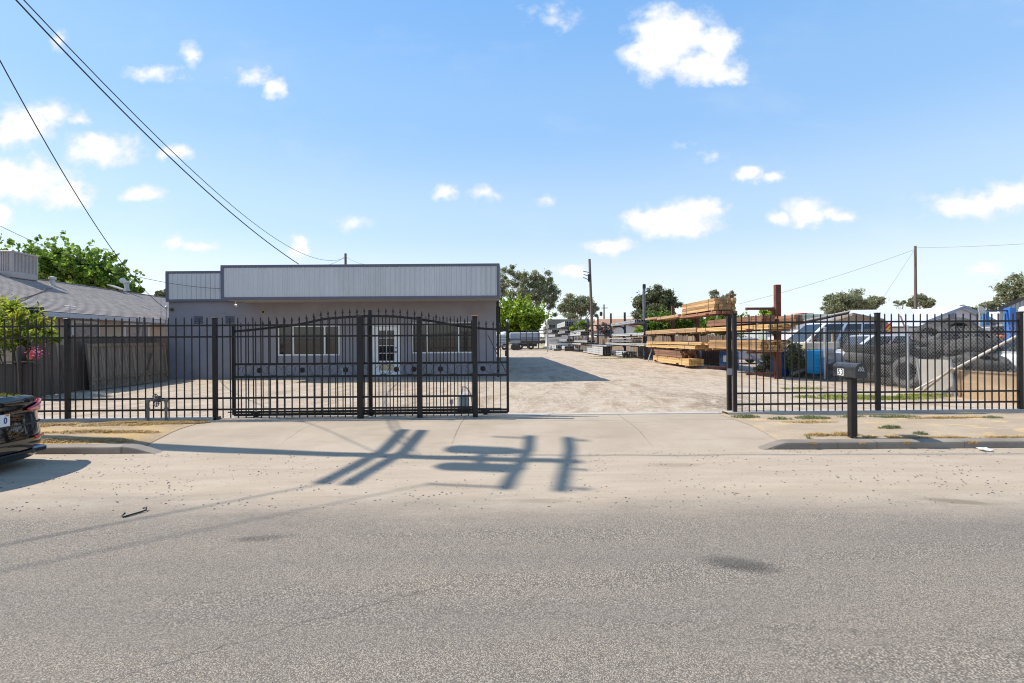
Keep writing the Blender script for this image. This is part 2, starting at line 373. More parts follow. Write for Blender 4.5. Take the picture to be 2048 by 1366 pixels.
def yardmat():
    m, k, p, out = newmat('yard_dirt')
    pos = k.n('ShaderNodeNewGeometry').outputs['Position']
    n1 = k.noise(pos, .22, 6, .6); n2 = k.noise(pos, 2.6, 8, .72, .6); n3 = k.noise(pos, 22, 5, .68)
    # wheel ruts sweep from the gate towards the far end of the yard
    sep = k.n('ShaderNodeSeparateXYZ'); k.l(pos, sep.inputs[0])
    bend = k.math('SUBTRACT', sep.outputs[0], k.math('MULTIPLY', k.math('SINE', k.math('MULTIPLY', sep.outputs[1], .085)), 2.4))
    cv = k.n('ShaderNodeCombineXYZ'); k.l(bend, cv.inputs[0]); k.l(k.math('MULTIPLY', sep.outputs[1], .26), cv.inputs[1])
    rut = k.noise(cv.outputs[0], 1.9, 7, .74, .5)
    c = k.mix(k.ss(n2, .33, .67), (.40, .30, .205), (.56, .465, .355))
    c = k.mix(k.ss(rut, .47, .62, 0, .85), c, (.31, .225, .15))
    c = k.mix(k.ss(rut, .46, .28, 0, .6), c, (.54, .455, .36))
    c = k.mix(k.ss(n1, .4, .68, 0, .5), c, (.53, .445, .35))
    c = k.mix(k.ss(n3, .48, .7, 0, .6), c, (.29, .215, .15))
    g_ = gnd(1345, 800); s1 = k.n('ShaderNodeVectorMath', operation='SUBTRACT'); k.l(pos, s1.inputs[0]); s1.inputs[1].default_value = (g_.x, g_.y, 0)
    ln = k.n('ShaderNodeVectorMath', operation='LENGTH'); k.l(s1.outputs[0], ln.inputs[0]); rad = k.math('ADD', ln.outputs['Value'], k.math('MULTIPLY_ADD', n2, .9, -.45))
    arc = k.math('MULTIPLY', k.ss(k.math('PINGPONG', rad, .17), .05, .12), k.math('MULTIPLY', k.math('MULTIPLY', k.ss(rad, .5, .9), k.ss(rad, 2.1, 1.6)), k.ss(sep.outputs[0], g_.x - .2, g_.x + .5)))
    c = k.mix(k.math('MULTIPLY', arc, .6), c, (.27, .20, .14))
    far = k.ss(sep.outputs[1], 110, 150)
    c = k.mix(far, c, (.34, .27, .14))
    k.l(c, p.inputs['Base Color']); p.inputs['Roughness'].default_value = .95; p.inputs['Specular IOR Level'].default_value = .2
    h = k.math('ADD', k.math('MULTIPLY', rut, 1.0), k.math('ADD', k.math('MULTIPLY', n2, 1.4), k.math('SUBTRACT', k.math('MULTIPLY', n3, .5), k.math('MULTIPLY', arc, .8))))
    k.l(k.bump(h, .65, .06), p.inputs['Normal'])
    return m
def dirtmat(name, a, b, dark, straw, sl=.52):
    m, k, p, out = newmat(name)
    pos = k.n('ShaderNodeNewGeometry').outputs['Position']
    n1 = k.noise(k.scale(pos, (.7, 1.4, 1)), 1.5, 6, .62); n2 = k.noise(pos, 30, 5, .7); n3 = k.noise(k.scale(pos, (.6, 1.3, 1)), 2.3, 6, .66)
    c = k.mix(k.ss(n1, .3, .7), c4(a), c4(b)); c = k.mix(k.ss(n2, .42, .75, 0, .6), c, c4(dark)); c = k.mix(k.ss(n3, sl, sl + .16, 0, .8), c, c4(straw))
    k.l(c, p.inputs['Base Color']); p.inputs['Roughness'].default_value = .95; p.inputs['Specular IOR Level'].default_value = .2
    k.l(k.bump(k.math('ADD', n2, k.math('MULTIPLY', n1, 2)), .7, .02), p.inputs['Normal'])
    return m
def concmat(name, a, b, dark, joints=None, drift=False):
    m, k, p, out = newmat(name)
    pos = k.n('ShaderNodeNewGeometry').outputs['Position']
    n1 = k.noise(pos, .9, 6, .62); n2 = k.noise(pos, 42, 4, .7); n3 = k.noise(k.scale(pos, (.5, 1.6, 1)), 2.2, 6, .68)
    c = k.mix(k.ss(n1, .3, .7), c4(a), c4(b)); c = k.mix(k.ss(n3, .5, .78, 0, .55), c, c4(dark)); c = k.mix(k.ss(n2, .55, .78, 0, .35), c, mul(dark, .6) + (1,))
    if joints:
        sep = k.n('ShaderNodeSeparateXYZ'); k.l(pos, sep.inputs[0]); wob = k.math('MULTIPLY_ADD', k.noise(pos, 3, 4), .05, -.025)
        for ax, v, w in joints:
            d = k.math('ABSOLUTE', k.math('ADD', k.math('SUBTRACT', sep.outputs[ax], v), wob))
            c = k.mix(k.ss(d, w, w * .35, 0, .75), c, (.16, .13, .10))
    if drift:
        sepd = k.n('ShaderNodeSeparateXYZ'); k.l(pos, sepd.inputs[0]); ed = k.math('ADD', sepd.outputs[1], k.math('MULTIPLY_ADD', n3, 1.6, -.8))
        dd_ = k.mix(k.ss(n1, .28, .74), (.40, .315, .225), (.475, .385, .285)); dd_ = k.mix(k.ss(n2, .34, .75, 0, .5), dd_, (.33, .27, .21))
        c = k.mix(k.ss(ed, 8.3, 7.3), c, dd_)
    k.l(c, p.inputs['Base Color']); p.inputs['Roughness'].default_value = .9; p.inputs['Specular IOR Level'].default_value = .3
    k.l(k.bump(k.math('ADD', n2, n3), .3, .006), p.inputs['Normal'])
    return m
M_road = roadmat(); M_yard = yardmat()
M_park = dirtmat('verge_dirt', (.38, .29, .20), (.46, .36, .26), (.30, .225, .15), (.62, .43, .19))
M_parkl = dirtmat('straw_verge', (.37, .265, .165), (.46, .335, .20), (.22, .155, .095), (.52, .345, .14), .46)
M_apron = concmat('driveway_concrete', (.36, .285, .205), (.43, .345, .255), (.29, .22, .155), joints=[(0, -.93, .014), (1, 9.28, .016), (0, -3.6, .008), (0, 2.1, .010)], drift=True)
M_kerb = concmat('kerb_concrete', (.20, .168, .136), (.32, .27, .215), (.10, .083, .066), joints=[(0, -5.72, .03), (0, 4.74, .016), (0, 5.32, .02), (0, 6.6, .012)])
M_sill = concmat('sill_concrete', (.40, .36, .31), (.50, .45, .39), (.27, .23, .19))

# ---------------------------------------------------------------- ground, road, verges
RZ = -.12
fy = lambda x: 9.80 + .025 * x          # the fence line
def grid(name, xs, ys, zf, mat, smooth=True):
    b = MB(); nx = len(xs)
    b.add([(x, y(x) if callable(y) else y, 0) for y in ys for x in xs], [(j * nx + i, j * nx + i + 1, (j + 1) * nx + i + 1, (j + 1) * nx + i) for j in range(len(ys) - 1) for i in range(nx - 1)])
    b.v = [(x, y, zf(x, y)) for x, y, z in b.v]
    return struct(b.build(name, mat, smooth=smooth))
b = MB(); b.quad((-1500, -1500, -.3), (1500, -1500, -.3), (1500, 3000, -.3), (-1500, 3000, -.3)); struct(b.build('ground', M_yard))
def lin(a, b, n): return [a + (b - a) * i / (n - 1) for i in range(n)]
struct(MB().quad((-900, -9, RZ), (900, -9, RZ), (900, 4.9, RZ), (-900, 4.9, RZ)).build('road', M_road))
from mathutils import noise as mn
hz = lambda x, y, s, a: a * (mn.noise(Vector((x * s, y * s, 3.1))) + .5 * mn.noise(Vector((x * s * 2.7, y * s * 2.7, 8.2))))
xs_w = [-900, -40] + lin(-14, 14, 113) + [40, 900]
ys = lin(4.9, 7.32, 21)
grid('dirt_shoulder', xs_w, ys, lambda x, y: RZ + (0 if y < 4.95 or y > 7.3 else max(-.01, hz(x, y, 1.1, .012)) * min(1, (y - 4.9) * 2)), M_road)
KXL0, KXL1, KXR0, KXR1 = -5.72, -5.08, 3.56, 4.05
# verges between kerb and fence
vz = lambda x, y: max(-.06, -.035 + .05 * min(1, (y - 7.45) / .8)) + hz(x, y, 1.6, .014)
def az(x, y):
    t = max(0, min(1, (y - 7.25) / 1.35)); return RZ - .006 + (.126 + .004) * (t * t * (3 - 2 * t) * .4 + t * .6)
xl = [-900, -60] + lin(-14, -6.3, 52) + lin(-6.2, -5.9, 4)
def left_edge(y): return -5.62 - .22 * (y - 7.4) / 2.3
nyv = 22
b = MB(); V = []
for j in range(nyv):
    for i, x in enumerate(xl):
        y = 7.45 + (fy(max(x, -30)) - .06 - 7.45) * j / (nyv - 1)
        xx = x if i < len(xl) - 1 else left_edge(y)
        t_e = max(0, min(1, (xx - (left_edge(y) - .5)) / .45)); V.append((xx, y, vz(xx, y) * (1 - t_e) + (az(xx, y) + .006) * t_e))
nx = len(xl); b.add(V, [(j * nx + i, j * nx + i + 1, (j + 1) * nx + i + 1, (j + 1) * nx + i) for j in range(nyv - 1) for i in range(nx - 1)])
o = struct(b.build('straw_verge', M_parkl, smooth=True))
xr = lin(4.1, 15, 76) + [60, 900]
b = MB(); V = []
for j in range(nyv):
    for i, x in enumerate(xr):
        y = 7.45 + (fy(min(x, 30)) - .06 - 7.45) * j / (nyv - 1)
        t_e = max(0, min(1, (4.6 - x) / .45)); V.append((x, y, vz(x, y) * (1 - t_e) + (az(x, y) + .006) * t_e))
nx = len(xr); b.add(V, [(j * nx + i, j * nx + i + 1, (j + 1) * nx + i + 1, (j + 1) * nx + i) for j in range(nyv - 1) for i in range(nx - 1)])
struct(b.build('dirt_verge', M_park, smooth=True))
# driveway apron, dipping to the road
def az(x, y):
    t = max(0, min(1, (y - 7.25) / 1.35)); return RZ - .006 + (.126 + .004) * (t * t * (3 - 2 * t) * .4 + t * .6)
ya = lin(7.24, 9.95, 26); b = MB(); V = []
for y in ya:
    xa, xb = (KXL1 - .02 + (left_edge(y) + .02 - KXL1) * min(1, max(0, (y - 7.24) / .45))), (KXR0 + (4.13 - KXR0) * min(1, max(0, (y - 7.24) / .45)))
    V += [(x, y + (.025 * x if y > 9.9 else 0), az(x, y)) for x in lin(xa, xb, 40)]
b.add(V, [(j * 40 + i, j * 40 + i + 1, (j + 1) * 40 + i + 1, (j + 1) * 40 + i) for j in range(len(ya) - 1) for i in range(39)])
struct(b.build('driveway', M_apron, smooth=True))
# kerbs: a rounded section swept along the road, tapering down at the driveway
def kerb(path, name):
    """path: (x, height factor)"""
    b = MB(); n = 8; V = []
    for x, h in path:
        zt = RZ - .02 + (.115) * h + .012
        pr = [(7.30, -.3), (7.30, zt - .035 * h), (7.308, zt - .012 * h), (7.325, zt - .003), (7.36, zt + .003), (7.47, zt + .006), (7.485, zt - .01), (7.485, -.3)]
        wob = .006 * mn.noise(Vector((x * 2.1, 0, 0)))
        V += [(x, y + wob, z + wob * .5 * (z > -.2)) for y, z in pr]
    b.add(V, [(i * n + j, i * n + j + 1, (i + 1) * n + j + 1, (i + 1) * n + j) for i in range(len(path) - 1) for j in range(n - 1)])
    b.add(V[-n:], [tuple(range(n))]); b.add(V[:n], [tuple(range(n - 1, -1, -1))])
    return struct(b.build(name, M_kerb, smooth=True, auto=40))
kerb([(-300, 1), (-30, 1)] + [(x, 1) for x in lin(-14, KXL0, 50)] + [(KXL0 + (KXL1 - KXL0) * t, 1 - (t * t * (3 - 2 * t))) for t in lin(.06, 1, 14)], 'kerb')
kerb([(KXR0 + (KXR1 - KXR0) * t, t * t * (3 - 2 * t)) for t in lin(0, 1, 14)] + [(x, 1) for x in lin(KXR1 + .1, 15, 70)] + [(40, 1), (300, 1)], 'kerb')
# yard behind the fence
ysd = lin(0, 1, 90)
xs_y = [-900, -120, -50, -30] + lin(-18, 16, 120) + [30, 60, 120, 900]
b = MB(); V = []; nx = len(xs_y)
for t in ysd:
    for x in xs_y:
        y0 = fy(max(-30, min(30, x))) - .02; y = y0 + 30 * t + (0 if t < .8 else (t - .8) * 5 * 60)
        V.append((x, y, hz(x, y, .5, .03) * min(1, (y - y0) / 2.2) * (1 if y < 70 else 0)))
V += [(x, 2900, 0) for x in xs_y]; ny = len(ysd) + 1
b.add(V, [(j * nx + i, j * nx + i + 1, (j + 1) * nx + i + 1, (j + 1) * nx + i) for j in range(ny - 1) for i in range(nx - 1)])
struct(b.build('yard_ground', M_yard, smooth=True))
# concrete sills under the fence
b = MB()
for x0, x1, top in ((-40, -5.72, .055), (4.22, 11.0, .055)):
    n = 30
    for i in range(n):
        xa, xb = x0 + (x1 - x0) * i / n, x0 + (x1 - x0) * (i + 1) / n
        s = len(b.v); b.add([(xa, fy(xa) - .10, -.1), (xb, fy(xb) - .10, -.1), (xb, fy(xb) - .10, top), (xa, fy(xa) - .10, top), (xa, fy(xa) + .16, top), (xb, fy(xb) + .16, top), (xb, fy(xb) + .16, -.1), (xa, fy(xa) + .16, -.1)], [(0, 1, 2, 3), (3, 2, 5, 4), (4, 5, 6, 7)])
tag(b.build('fence_footing', M_sill), None, None, kind='structure')
# gate track sill across the driveway
b = MB(); b.box(-5.7, 4.2, 0, .2, -.05, .018, .006)
o = struct(b.xf(Matrix.Translation((0, 9.93, 0)) @ Matrix(((1, 0, 0, 0), (.025, 1, 0, 0), (0, 0, 1, 0), (0, 0, 0, 1)))).build('gate_sill', M_sill))

# loose stones on the shoulder, one uncountable scatter
M_stone = pm('loose_stone', (.20, .17, .145), .9, var=.5, vs=9)
def scatter_stones(name, n, xa, xb, ya, yb, r0, r1, mat, zf):
    V = []; Fc = []
    base = [(1, 0, 0), (-.5, .86, 0), (-.5, -.86, 0), (.3, .2, .8), (-.2, -.1, -.5)]; fb = [(0, 1, 3), (1, 2, 3), (2, 0, 3), (0, 4, 1), (1, 4, 2), (2, 4, 0)]
    for i in range(n):
        x, y = rnd.uniform(xa, xb), ya + (yb - ya) * rnd.random() ** 1.0
        if mn.noise(Vector((x * .7, y * 2.0, 0))) < rnd.uniform(-1.0, .3): continue
        r = r0 + (r1 - r0) * rnd.random() ** 3; a = rnd.uniform(0, 6.28); q = len(V)
        for p in base:
            px, py = p[0] * r * rnd.uniform(.7, 1.3), p[1] * r * rnd.uniform(.6, 1.2)
            V.append((x + px * math.cos(a) - py * math.sin(a), y + px * math.sin(a) + py * math.cos(a), zf(x, y) + r * .2 + p[2] * r * .55))
        Fc += [tuple(i2 + q for i2 in f) for f in fb]
    b = MB(); b.add(V, Fc); return tag(b.build(name, mat), 'small dark stones strewn over the dirt shoulder', None, kind='stuff')
scatter_stones('gravel', 7000, -9, 9.5, 4.8, 7.25, .003, .017, M_stone, lambda x, y: RZ)

# ---------------------------------------------------------------- weeds and straw
def blades(name, patches, n, h, w, mat, label, lean=.6, droop=.5):
    """patches: (x, y, rx, ry, share)"""
    V = []; Fc = []; tot = sum(p[4] for p in patches)
    for (cx, cy, rx, ry, sh) in patches:
        for i in range(int(n * sh / tot)):
            a = rnd.uniform(0, 6.28); r = rnd.random() ** .6
            x, y = cx + rx * r * math.cos(a), cy + ry * r * math.sin(a)
            if mn.noise(Vector((x * 3.0, y * 4.0, 5))) < -.28: continue
            hh = h * rnd.uniform(.35, 1.15) * (1.2 - .6 * r); d = rnd.uniform(0, 6.28); L = lean * rnd.uniform(.3, 1.5) * hh
            dx, dy = math.cos(d), math.sin(d); ww = w * rnd.uniform(.6, 1.4); z = vz(x, y) if y < 9.7 else 0; q = len(V)
            V += [(x - dy * ww, y + dx * ww, z), (x + dy * ww, y - dx * ww, z), (x + dx * L * .5 + dy * ww, y + dy * L * .5 - dx * ww, z + hh * .75), (x + dx * L * .5 - dy * ww, y + dy * L * .5 + dx * ww, z + hh * .75), (x + dx * L * 1.3, y + dy * L * 1.3, z + hh * (1 - droop * .4))]
            Fc += [(q, q + 1, q + 2, q + 3), (q + 3, q + 2, q + 4)]
    b = MB(); b.add(V, Fc); return tag(b.build(name, mat), label, None, kind='stuff')
M_weed = leafmat('weed_green', [(.16, .18, .09), (.24, .27, .13), (.33, .34, .18)], .3)
M_weedy = leafmat('yard_grass', [(.16, .20, .035), (.27, .30, .06), (.36, .36, .11)], .3)
M_straw = leafmat('dry_straw', [(.36, .22, .075), (.50, .33, .12), (.60, .45, .22)], .2)
def P(px, py, rx, ry, s=1, z=0): g = gnd(px, py, z); return (g.x, g.y, rx, ry, s)
blades('weeds', [P(1490, 836, .28, .12), P(1625, 838, .33, .15, 1.6), P(1560, 840, .25, .08, .4), P(1790, 836, .5, .10, 1.3), P(1700, 836, .3, .07, .5), P(1780, 858, .22, .07, .6), P(1600, 873, .17, .06, .4), P(1985, 838, .18, .07, .3), P(1840, 867, .12, .05, .2)], 3300, .06, .004, M_weed, 'low green weeds growing on the verge along the right fence')
blades('yard_weeds', [P(1600, 778, .7, .22, .6), P(1690, 795, 1.3, .55, 2.4), P(1790, 797, 1.0, .4, 1.6), P(1850, 792, .7, .35, .8), P(1235, 717, 2.6, .8, 1.6), P(1200, 713, 1.5, .5, .5), P(640, 826, .5, .1, .25)], 9000, .07, .006, M_weedy, 'short yellow green grass patches growing in the dirt yard')
blades('straw', [P(150, 852, 1.6, .18, 1.2), P(290, 848, 1.0, .16, 1.4), P(380, 846, .35, .18, .8), P(200, 866, 1.0, .12, .8), P(120, 880, 1.2, .14, .8), P(1665, 868, .45, .10, .5), P(1760, 872, .5, .06, .4), P(1900, 873, .9, .05, .6), P(2000, 872, .7, .05, .4), P(1620, 846, .5, .12, .2), P(1900, 838, .8, .05, .3)], 14000, .045, .0042, M_straw, 'dry straw coloured grass lying on the verges', lean=1.8, droop=1.2)
blades('kerb_weeds', [(4.05 + x, 7.29, .06, .02, .2) for x in (.35, 1.05, 1.7, 2.6, 2.7, 3.6)], 260, .05, .003, M_straw, 'dry tufts sprouting at the foot of the kerb')
# ---------------------------------------------------------------- materials of built things
M_iron = pm('black_iron', (.020, .0175, .0165), .5, var=.3, vs=5, fine=.2, fs=80, bump=.05, stain=((.03, .022, .016), 6, .62, .8), spec=.3)
M_stucco = pm('grey_stucco', (.25, .239, .264), .9, var=.11, vs=.7, fine=.05, fs=30, bump=.5, bs=55, stain=((.18, .16, .15), .8, .48, .85))
M_trim = pm('slate_trim', (.105, .112, .155), .55, var=.1)
M_galv = pm('galvanised_sheet', (.50, .505, .515), .42, metal=.4, var=.12, vs=1.6, fine=.03, stretch=(1, 1, .2))
M_soffit = pm('soffit_board', (.36, .33, .31), .85, var=.1)
M_white = pm('white_paint', (.74, .74, .73), .5, var=.05)
M_glass, _k, _p, _o = newmat('dark_glass')
_p.inputs['Base Color'].default_value = (.022, .019, .016, 1); _p.inputs['Roughness'].default_value = .04; _p.inputs['Specular IOR Level'].default_value = .75
M_blackp = pm('black_plastic', (.02, .02, .022), .5, var=.2)
M_conc2 = pm('plain_concrete', (.36, .33, .30), .9, var=.15, bump=.2)
M_galvpipe = pm('grey_pipe', (.40, .41, .43), .45, metal=.5, var=.15, vs=4)

# ---------------------------------------------------------------- the workshop with the metal fascia
WY = 20.3
shop = thing('shop_building', 'low grey stucco shop with a pale ribbed metal fascia and barred-off white door', 'building', (-7, WY, 0))
shop['label'] = 'low grey stucco shop with a wide pale ribbed metal fascia and white door'
XL, XR = -13.93, -.64
b = MB()
BK = 44.4; XRB = -1.45
# front wall with real openings for windows and door
ops = [(-9.53, -7.0, .93, 2.16), (-5.66, -4.55, .02, 2.19), (-4.08, -1.50, .99, 2.24)]
xs = [XL]
def wallseg(x0, x1, z0, z1): b.box(x0, x1, WY, WY + .2, z0, z1)
px_ = XL
for (a, c, z0, z1) in ops:
    wallseg(px_, a, -.05, 3.9); wallseg(a, c, z1, 3.9)
    if z0 > .05: wallseg(a, c, -.05, z0)
    px_ = c
wallseg(px_, XR, -.05, 3.9)
b.add([(XR, WY + .2, -.05), (XRB, BK, -.05), (XRB, BK, 3.9), (XR, WY + .2, 3.9)], [(0, 1, 2, 3)])
b.add([(XL, WY + .2, -.05), (XL, BK, -.05), (XL, BK, 3.9), (XL, WY + .2, 3.9)], [(3, 2, 1, 0)])
b.add([(XL, BK, -.05), (XRB, BK, -.05), (XRB, BK, 4.2), (XL, BK, 4.2)], [(0, 3, 2, 1)])
b.build('wall', M_stucco, shop)
b = MB(); b.add([(XL, WY + .2, 3.9), (XR, WY + .2, 3.9), (XRB, BK, 3.9), (XL, BK, 3.9)], [(0, 1, 2, 3)]); b.build('roof', M_conc2, shop)
b = MB(); b.add([(XR - .2, WY - .1, 3.14), (XRB - .2, BK, 3.14), (-1.36, BK, 3.14), (-.452, 18.80, 3.14), (-.452, 18.80, 4.38), (-1.36, BK, 4.38), (XRB - .2, BK, 4.38), (XR - .2, WY - .1, 4.38)], [(0, 1, 2, 3), (3, 2, 5, 4), (4, 5, 6, 7)]); b.build('side_fascia', M_trim, shop)
def ribs(x0, x1, y, z0, z1, pitch=.19, d=.022):
    b = MB(); xs = []; x = x0
    while x < x1:
        for dx, dd in ((0, 0), (pitch * .62, 0), (pitch * .72, -d), (pitch * .9, -d)):
            if x + dx < x1: xs.append((x + dx, dd))
        x += pitch
    xs.append((x1, 0)); n = len(xs)
    b.add([(x, y + dd, z) for z in (z0, z1) for x, dd in xs], [(i, i + 1, n + i + 1, n + i) for i in range(n - 1)])
    return b
def fascia(x0, x1, y, z0, z1, t, back):
    p = ribs(x0 + t, x1 - t, y, z0 + t, z1 - t).build('fascia_panel', M_galv, shop)
    b = MB(); e = .035
    b.box(x0, x1, y - e, y + back, z1 - t, z1, .006); b.box(x0, x1, y - e, y + .06, z0, z0 + t, .006)
    b.box(x0, x0 + t, y - e, y + back, z0 + t + .001, z1 - t - .001); b.box(x1 - t, x1, y - e, y + back, z0 + t + .001, z1 - t - .001)
    b.build('fascia_frame', M_trim, shop)
    MB().quad((x0 + t, y + .1, z0 + t), (x1 - t, y + .1, z0 + t), (x1 - t, y + .1, z1 - t), (x0 + t, y + .1, z1 - t)).build('fascia_backing', M_conc2, shop)
FY = 18.75
fascia(-10.90, -.45, FY, 3.08, 4.385, .10, 1.4)
fascia(-13.98, -10.70, 20.22, 3.14, 4.385, .10, .3)
b = MB(); b.box(-10.80, -.50, FY + .07, WY - .004, 3.085, 3.13); b.build('soffit', M_soffit, shop)
b = MB(); b.box(-10.85, -.50, FY + .2, WY, 4.30, 4.34); b.build('canopy_roof', M_conc2, shop)
def window(par, x0, x1, y, z0, z1, muls, t=.055, name='window'):
    b = MB(); d = .07
    b.box(x0, x1, y - .03, y + d, z0, z0 + t); b.box(x0, x1, y - .03, y + d, z1 - t, z1)
    for x in [x0] + [m - t / 2 for m in muls] + [x1 - t]: b.box(x, x + t, y - .028, y + d - .002, z0 + t, z1 - t)
    w = b.build(name, M_white, par)
    MB().quad((x0 + .01, y + .035, z0 + .01), (x1 - .01, y + .035, z0 + .01), (x1 - .01, y + .035, z1 - .01), (x0 + .01, y + .035, z1 - .01)).build('pane', M_glass, w)
    return w
K2 = WY / 1000
window(shop, -9.53, -7.0, WY + .05, .93, 2.16, [(585.5 - 1024) * K2, (648.7 - 1024) * K2])
window(shop, -4.08, -1.50, WY + .05, .99, 2.24, [(853.5 - 1024) * K2, (917 - 1024) * K2])
# glazed front door
b = MB(); dx0, dx1 = -5.66, -4.55
b.box(dx0, dx0 + .09, WY - .03, WY + .12, .02, 2.19); b.box(dx1 - .09, dx1, WY - .03, WY + .12, .02, 2.19); b.box(dx0 + .09, dx1 - .09, WY - .03, WY + .12, 2.10, 2.19)
fr = b.build('door_frame', M_white, shop)
lx0, lx1 = dx0 + .095, dx1 - .095; b = MB(); Y0, Y1 = WY + .02, WY + .07
b.box(lx0, lx0 + .14, Y0, Y1, .04, 2.09); b.box(lx1 - .14, lx1, Y0, Y1, .04, 2.09); b.box(lx0 + .14, lx1 - .14, Y0, Y1, 1.93, 2.09); b.box(lx0 + .14, lx1 - .14, Y0, Y1, .04, .30); b.box(lx0 + .14, lx1 - .14, Y0, Y1, .58, .70)
mx = (lx0 + lx1) / 2; b.box(mx - .014, mx + .014, Y0 + .003, Y1 - .003, .70, 1.93)
for i in (1, 2, 3): b.box(lx0 + .14, lx1 - .14, Y0 + .005, Y1 - .005, .70 + i * .3075 - .012, .70 + i * .3075 + .012)
door = b.build('door', M_white, shop)
MB().quad((lx0 + .13, Y0 + .025, .69), (lx1 - .13, Y0 + .025, .69), (lx1 - .13, Y0 + .025, 1.94), (lx0 + .13, Y0 + .025, 1.94)).build('pane', M_glass, door)
MB().quad((lx0 + .13, Y0 + .02, .29), (lx1 - .13, Y0 + .02, .29), (lx1 - .13, Y0 + .02, .59), (lx0 + .13, Y0 + .02, .59)).build('kick_plate', pm('beige_reflection_plate', (.45, .37, .24), .4, metal=.3), door)  # kick plate with a beige reflection put into its base colour
b = MB(); b.box(lx1 - .09, lx1 - .05, Y0 - .05, Y0, 1.02, 1.10, .008); b.box(lx1 - .18, lx1 - .0905, Y0 - .055, Y0 - .03, 1.04, 1.07, .006); b.build('handle', M_blackp, door); MB().box(lx1 - .09, lx1 - .05, Y0 - .04, Y0, 1.20, 1.26, .008).build('deadlock', M_blackp, door)
MB().box(dx0 - .1, dx1 + .12, WY - .5, WY - .003, -.03, .05, .01).build('door_step', M_conc2, shop)
for cx in (397, 460):   # louvre vents
    c = at(cx, 640, WY); b = MB()
    b.box(c.x - .19, c.x + .19, WY - .012, WY + .01, c.z - .16, c.z - .145); b.box(c.x - .19, c.x + .19, WY - .012, WY + .01, c.z + .145, c.z + .16)
    for i in range(4):
        z = c.z - .13 + i * .073
        for s in (-1, 1): b.box(c.x + (s - 1) * .093, c.x + (s + 1) * .093 - .0, WY - .018, WY + .005, z, z + .045)
    v = b.build('wall_vent', M_trim, shop); MB().box(c.x - .17, c.x + .17, WY - .008, WY - .002, c.z - .14, c.z + .14).build('vent_backing', M_blackp, v)
c = at(527, 624, WY); b = MB(); b.lathe([(.06, -.05), (.075, -.05), (.075, .0), (.06, .0)], (c.x, WY, c.z), 'y', 18, True); ev = b.build('exhaust_vent', pm('brass_vent', (.42, .36, .22), .5), shop)
MB().lathe([(.0, -.03), (.06, -.03)], (c.x, WY, c.z), 'y', 18).build('vent_hole', M_blackp, ev)
c = at(474, 601, FY + .8); b = MB(); b.tube([(c.x - .06, c.y, 3.08), (c.x - .02, c.y - .05, 2.98)], .012, 6)
b.lathe([(.0, -.09), (.04, -.09), (.055, 0), (.0, 0)], (c.x + .04, c.y - .05, 2.93), 'x', 12); b.lathe([(.0, 0), (.045, 0), (.03, .09), (0, .09)], (c.x + .02, c.y - .05, 2.92), 'y', 12)
b.build('flood_light', pm('lamp_white', (.6, .6, .58), .5), shop)
b = MB(); b.bar((XR + .07, WY + .1, 0), (XR + .07, WY + .1, 3.3), .09, .07); b.bar((XR + .07, WY + .5, 1.9), (XR + .07, WY + .5, 2.9), .18, .14); b.build('downpipe', M_iron, shop)
b = MB(); c = at(342, 619, WY); b.lathe([(0, -.1), (.06, -.1), (.075, -.03), (.03, 0)], (c.x + .05, WY, c.z), 'y', 12); b.build('wall_lamp', pm('bronze', (.08, .05, .03), .5), shop)
b = MB(); c = at(685, 752, WY - .5); b.tube([(c.x, c.y, 0), (c.x, c.y, .42)], .02, 8); b.tube([(c.x - .06, c.y, .40), (c.x + .06, c.y, .40)], .022, 8)
tag(b.build('standpipe', M_galvpipe), 'short grey standpipe by the shop wall under the first window', 'pipe')

# ---------------------------------------------------------------- iron fences
def fx(px): a = ray(px, 700)[0]; return a * 9.8 / (1 - .025 * a)
def fpost(b, x, z0=0.0, z1=1.955, w=.068): b.box(x - w / 2, x + w / 2, fy(x) - w / 2, fy(x) + w / 2, z0, z1, .005); b.box(x - w / 2 - .006, x + w / 2 + .006, fy(x) - w / 2 - .006, fy(x) + w / 2 + .006, z1, z1 + .018, .004)
def panel(fence, x0, x1, pitch=.1435, rails=(1.823, 1.604, .418, .20), finial=True, bottom=.03, skip=()):
    for z in rails:
        MB().bar((x0 + .034, fy(x0), z), (x1 - .034, fy(x1), z), .034, .034).build('rail', M_iron, fence)
    n = max(1, round((x1 - x0) / pitch)); b = MB()
    for i in range(1, n):
        x = x0 + (x1 - x0) * i / n; y = fy(x); w = .0085; z1 = 1.955 + rnd.uniform(-.006, .006); lx = rnd.uniform(-.004, .004)
        s = len(b.v); b.box(x - w, x + w, y - w, y + w, bottom + rnd.uniform(-.006, .006), z1); 
        if finial: b.add([(x - w * 1.2, y - w * 1.2, z1), (x + w * 1.2, y - w * 1.2, z1), (x + w * 1.2, y + w * 1.2, z1), (x - w * 1.2, y + w * 1.2, z1), (x, y, z1 + .035)], [(0, 1, 4), (1, 2, 4), (2, 3, 4), (3, 0, 4)])
        b.v[s:] = [(vx + lx * vz_, vy, vz_) for vx, vy, vz_ in b.v[s:]]
    b.build('picket_panel', M_iron, fence)
lf = thing('iron_fence', 'long black iron picket fence left of the driveway opening, in front of the gate', 'fence', (-4, fy(-4), 0), group='black iron picket fences')
lp = [-14.6, -11.6, fx(135), fx(430), fx(720.5), fx(839), fx(950)]
for i, x in enumerate(lp):
    b = MB(); fpost(b, x, w=(.105 if i == 4 else .095 if i >= 5 else .075)); o = b.build('post', M_iron, lf)
    if i < len(lp) - 1: panel(lf, x, lp[i + 1])
b = MB(); x = lp[-1]
for s in (-.035, .035): b.box(x + s - .032, x + s + .032, fy(x) - .055, fy(x) + .055, 1.975, 1.99, .004)
